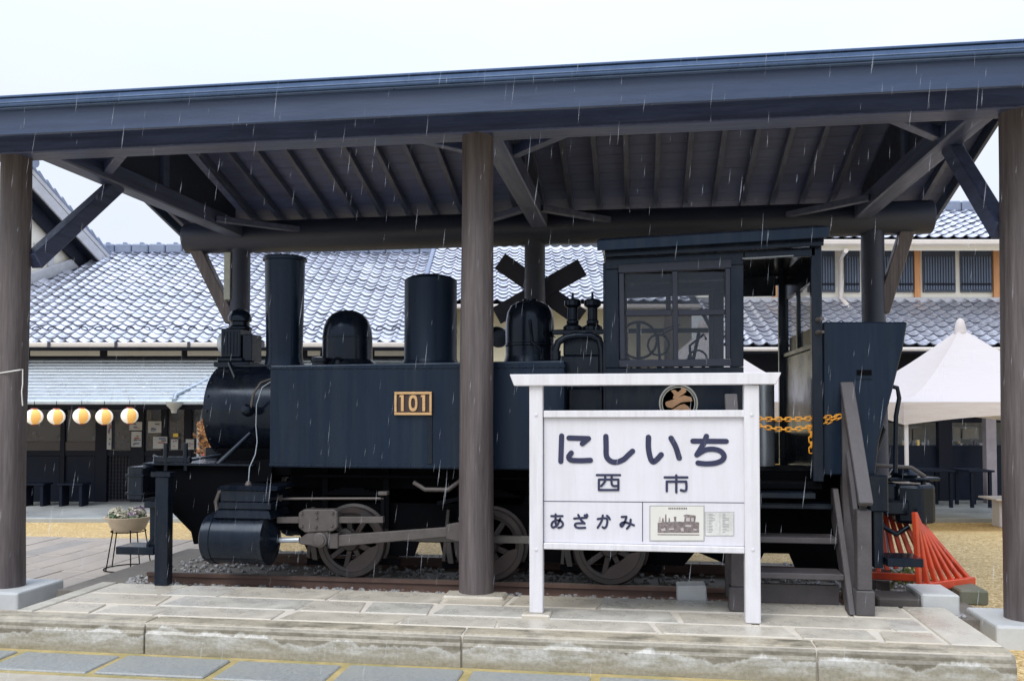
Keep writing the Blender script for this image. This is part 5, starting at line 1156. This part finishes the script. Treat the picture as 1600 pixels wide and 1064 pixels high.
# ================================================================== paper lanterns
def lantern_mat():
    m = bpy.data.materials.new('lantern_paper'); m.use_nodes = True; t = m.node_tree; L = t.links.new; b = t.nodes['Principled BSDF']
    tcn = N('ShaderNodeTexCoord', t); s = N('ShaderNodeSeparateXYZ', t); L(tcn.outputs['Object'], s.inputs[0])
    at = N('ShaderNodeMath', t, operation='ARCTAN2'); L(s.outputs['X'], at.inputs[0]); L(s.outputs['Y'], at.inputs[1])
    ml = N('ShaderNodeMath', t, operation='MULTIPLY'); ml.inputs[1].default_value = 2.0; L(at.outputs[0], ml.inputs[0])
    ad = N('ShaderNodeMath', t, operation='ADD'); ad.inputs[1].default_value = 3.3; L(ml.outputs[0], ad.inputs[0])
    sn = N('ShaderNodeMath', t, operation='SINE'); L(ad.outputs[0], sn.inputs[0])
    r = N('ShaderNodeValToRGB', t); r.color_ramp.elements[0].position = .30; r.color_ramp.elements[1].position = .42; r.color_ramp.elements[0].color = (.86, .82, .76, 1); r.color_ramp.elements[1].color = (.85, .47, .13, 1)
    L(sn.outputs[0], r.inputs[0]); L(r.outputs[0], b.inputs['Base Color']); L(r.outputs[0], b.inputs['Emission Color']); b.inputs['Emission Strength'].default_value = .22; b.inputs['Roughness'].default_value = .7
    return m
M_lan = lantern_mat(); M_cap = mat('lantern_cap', (.30, .06, .06), .5)
DL = 16.9
for i, px_ in enumerate((53.5, 88, 127.5, 163, 202.5)):
    yc_ = (651, 651, 650, 651, 649.5)[i]; c_ = pd(px_, yc_, DL); r = 13 * DL / FPX
    L0 = thing('paper_lantern', 'round white and amber paper lantern hanging under the shop eave', 'lantern', c_ + V((0, 0, r)), 'lanterns hanging under the shop eave')
    prof = []; n = 22
    for k in range(n + 1):
        a = -pi / 2 + pi * (.07 + .86 * k / n); prof.append((r * cos(a) * (1.0 if k % 2 else .975), r * .95 * sin(a)))
    MB().lathe(prof, c_, n=28).build('paper_globe', M_lan, L0, smooth=60, origin=c_)
    MB().lathe([(r * .38, r * .90), (r * .38, r * 1.02), (r * .30, r * 1.03)], c_, n=20).build('top_ring', M_cap, L0, smooth=40)
    MB().lathe([(r * .32, -r * 1.02), (r * .36, -r * .90)], c_, n=20).build('bottom_ring', M_cap, L0, smooth=40)
    MB().tube([c_ + V((0, 0, r * 1.0)), V((c_.x, c_.y, z0 + .02)) if False else c_ + V((0, 0, r + .14))], .006, n=5).build('hanger_cord', M_under, L0)
# ================================================================== white canopy tents
def fabric(name, c):
    m = bpy.data.materials.new(name); m.use_nodes = True; t = m.node_tree; L = t.links.new; o_ = t.nodes['Material Output']; b = t.nodes['Principled BSDF']
    b.inputs['Base Color'].default_value = (*c, 1); b.inputs['Roughness'].default_value = .6
    tr_ = N('ShaderNodeBsdfTranslucent', t); tr_.inputs[0].default_value = (c[0], c[1] * .84, c[2] * .52, 1); mxs = N('ShaderNodeMixShader', t); mxs.inputs[0].default_value = .36
    nz_ = N('ShaderNodeTexNoise', t); nz_.inputs['Scale'].default_value = 1.6; nz_.inputs['Detail'].default_value = 3; bp_ = N('ShaderNodeBump', t); bp_.inputs['Strength'].default_value = .35; bp_.inputs['Distance'].default_value = .05
    tcn = N('ShaderNodeTexCoord', t); mp = N('ShaderNodeMapping', t); mp.inputs['Scale'].default_value = (1, 1, 4); L(tcn.outputs['Object'], mp.inputs[0]); L(mp.outputs[0], nz_.inputs['Vector']); L(nz_.outputs[0], bp_.inputs['Height']); L(bp_.outputs[0], b.inputs['Normal'])
    L(b.outputs[0], mxs.inputs[1]); L(tr_.outputs[0], mxs.inputs[2]); L(mxs.outputs[0], o_.inputs[0]); return m
M_fab = fabric('tent_fabric', (.70, .68, .71))
def tent(pxc, ypeak, Dc, half, ztop, drop, label):
    uc = up_(pxc, Dc); zk = zp(ypeak, Dc); zg = ground_z(Dc)
    T_ = thing('canopy_tent', label, 'tent', bk(uc, Dc, zg), 'white canopy tents in the yard')
    b = MB(); nr, na = 12, 12; rings = []
    for k in range(nr + 1):
        t = .035 + (1 - .035) * k / nr; ring = []
        z_ = ztop + (zk - .16 - ztop) * ((1 - t) ** 1.45)
        for s in range(4):
            for j in range(na):
                w = -1 + 2 * j / na; q_ = [(w, -1), (1, w), (-w, 1), (-1, -w)][s]
                dip = -.10 * t * (1 - t) * 2 * (1 - w * w)
                ring.append(bk(uc + q_[0] * half * t, Dc + q_[1] * half * t, z_ + dip))
        rings.append(ring)
    m_ = 4 * na; vs_ = [p_ for r_ in rings for p_ in r_]
    fs = [(k * m_ + i, k * m_ + (i + 1) % m_, (k + 1) * m_ + (i + 1) % m_, (k + 1) * m_ + i) for k in range(nr) for i in range(m_)]
    b.add(vs_, fs).build('canopy', M_fab, T_, smooth=30, recalc=False)
    v = MB(); top_ = rings[-1]; vs_ = []; 
    for i in range(m_):
        j = i % na; w = j / na; dz = drop * (1 - .42 * sin(pi * w)); vs_ += [top_[i], top_[i] - V((0, 0, dz))]
    v.add(vs_, [(i * 2, ((i + 1) % m_) * 2, ((i + 1) % m_) * 2 + 1, i * 2 + 1) for i in range(m_)]).build('valance', M_fab, T_, recalc=False, smooth=25)
    MB().lathe([(.10, -.26), (.085, -.15), (.055, -.03), (.02, .0)], bk(uc, Dc, zk), n=16).build('finial', M_fab, T_, smooth=40)
    for a in (-1, 1):
        for c_ in (-1, 1):
            p_ = bk(uc + a * (half - .06), Dc + c_ * (half - .06), zg); MB().bar(p_, V((p_.x, p_.y, ztop - .01)), .05, .05, (0, 1, 0)).build('tent_pole', M_white, T_, bevel=.004)
    return T_
tent(1502, 497, 14.9, 1.75, zp(628, 13.15), .34, 'white peaked canopy tent beside the coal bunker')
tent(1098, 500, 14.9, 1.72, zp(628, 13.2), .34, 'white peaked canopy tent seen through the cab doorway')
# table with white cloth seen through the doorway, and a small table by the far log post
def table(px, D, w, dep, h, m, label, nm='market_table'):
    u_ = up_(px, D); zg = ground_z(D); T_ = thing(nm, label, 'table', bk(u_, D, zg))
    bp(T_, 'table_top', m, u_ - w / 2, u_ + w / 2, D - dep / 2, D + dep / 2, zg + h - .03, zg + h, .006)
    return T_, u_, zg
T_, u_, zg = table(1180, 13.6, 1.6, .7, .98, M_white, 'table with a pale cloth front below the tent beyond the cab doorway')
bp(T_, 'cloth', mat('grey_cloth', (.50, .52, .55), .7, var=.06, bump=.1), u_ - .79, u_ + .79, 13.27, 13.92, zg + .05, zg + .949, .01)
bp(T_, 'goods_box', mat('goods_orange', (.55, .30, .06), .5), u_ - .1, u_ + .35, 13.4, 13.7, zg + .981, zg + 1.12, .01)
T_, u_, zg = table(1580, 15.4, .9, .6, .50, M_white, 'small pale table on a white pedestal by the tent')
bp(T_, 'pedestal', M_white, u_ - .32, u_ - .10, 15.25, 15.5, zg, zg + .469, .01)
MB().prism([bk(u_ - .42, 15.12, zg + .468), bk(u_ + .44, 15.12, zg + .468), bk(u_ + .44, 15.12, zg + .15)], FH * .03).build('side_board', mat('bench_wood', (.45, .30, .19), .6), T_)
# ================================================================== autumn shrub by the shop
random.seed(21)
SP_ = bk(up_(338, 14.6), 14.6, ground_z(14.6))
shb = thing('autumn_shrub', 'tall shrub with russet autumn leaves beyond the smokebox', 'shrub', SP_)
stv = MB(); lv = MB()
for k in range(7):
    a = random.random() * 6.28; top_ = SP_ + V((cos(a) * random.uniform(.05, .32), sin(a) * random.uniform(.05, .32), random.uniform(1.6, 2.45)))
    midp = SP_.lerp(top_, .5) + V((random.uniform(-.08, .08), random.uniform(-.08, .08), 0)); stv.tube([SP_ + V((cos(a) * .05, sin(a) * .05, 0)), midp, top_], [.02, .014, .006], n=6)
    for t in [.3 + .7 * j / 9 for j in range(10)]:
        c_ = (SP_.lerp(midp, t * 2) if t < .5 else midp.lerp(top_, t * 2 - 1)); leafball(lv, c_ + V((random.uniform(-.1, .1), random.uniform(-.1, .1), 0)), .13, 24, .10, 0 if t > .55 or random.random() < .5 else (1 if t < .45 else 2))
stv.build('stems', mat('stem_brown', (.10, .07, .05), .8), shb, smooth=50)
lv.build('leaves', [mat('leaf_russet', (.34, .11, .05), .6, var=.5, scale=14, c2=(.52, .30, .13), bump=0), mat('leaf_yellowgreen', (.28, .28, .05), .6, var=.4, scale=14, bump=0), mat('leaf_red', (.38, .05, .06), .6, var=.4, scale=14, bump=0)], shb, recalc=False)
# ================================================================== falling rain
random.seed(77)
rn = MB()
for k in range(1250):
    Y = random.uniform(1.5, 5.9); X = random.uniform(-1.1, .95) * Y * .75 - .6; Z = random.uniform(-.1, 1.5 + Y * .55)
    l = random.uniform(.03, .085); w = random.uniform(.0007, .0014); d = V((.10 + random.uniform(-.04, .04), .05, 1)).normalized() * l
    c_ = V((X, Y, Z)); n = 3
    vs_ = [c_ - d * .5] + [c_ + V((cos(2 * pi * i / n) * w, sin(2 * pi * i / n) * w, 0)) - d * .1 for i in range(n)] + [c_ + d * .5]
    rn.add(vs_, [(0, (i + 1) % n + 1, i + 1) for i in range(n)] + [(n + 1, i + 1, (i + 1) % n + 1) for i in range(n)])
M_rain = glass('rain_water', (.85, .9, 1.0), .1, .10)
stuff(rn.build('rain', M_rain, recalc=False, origin=(0, 4, 1)))
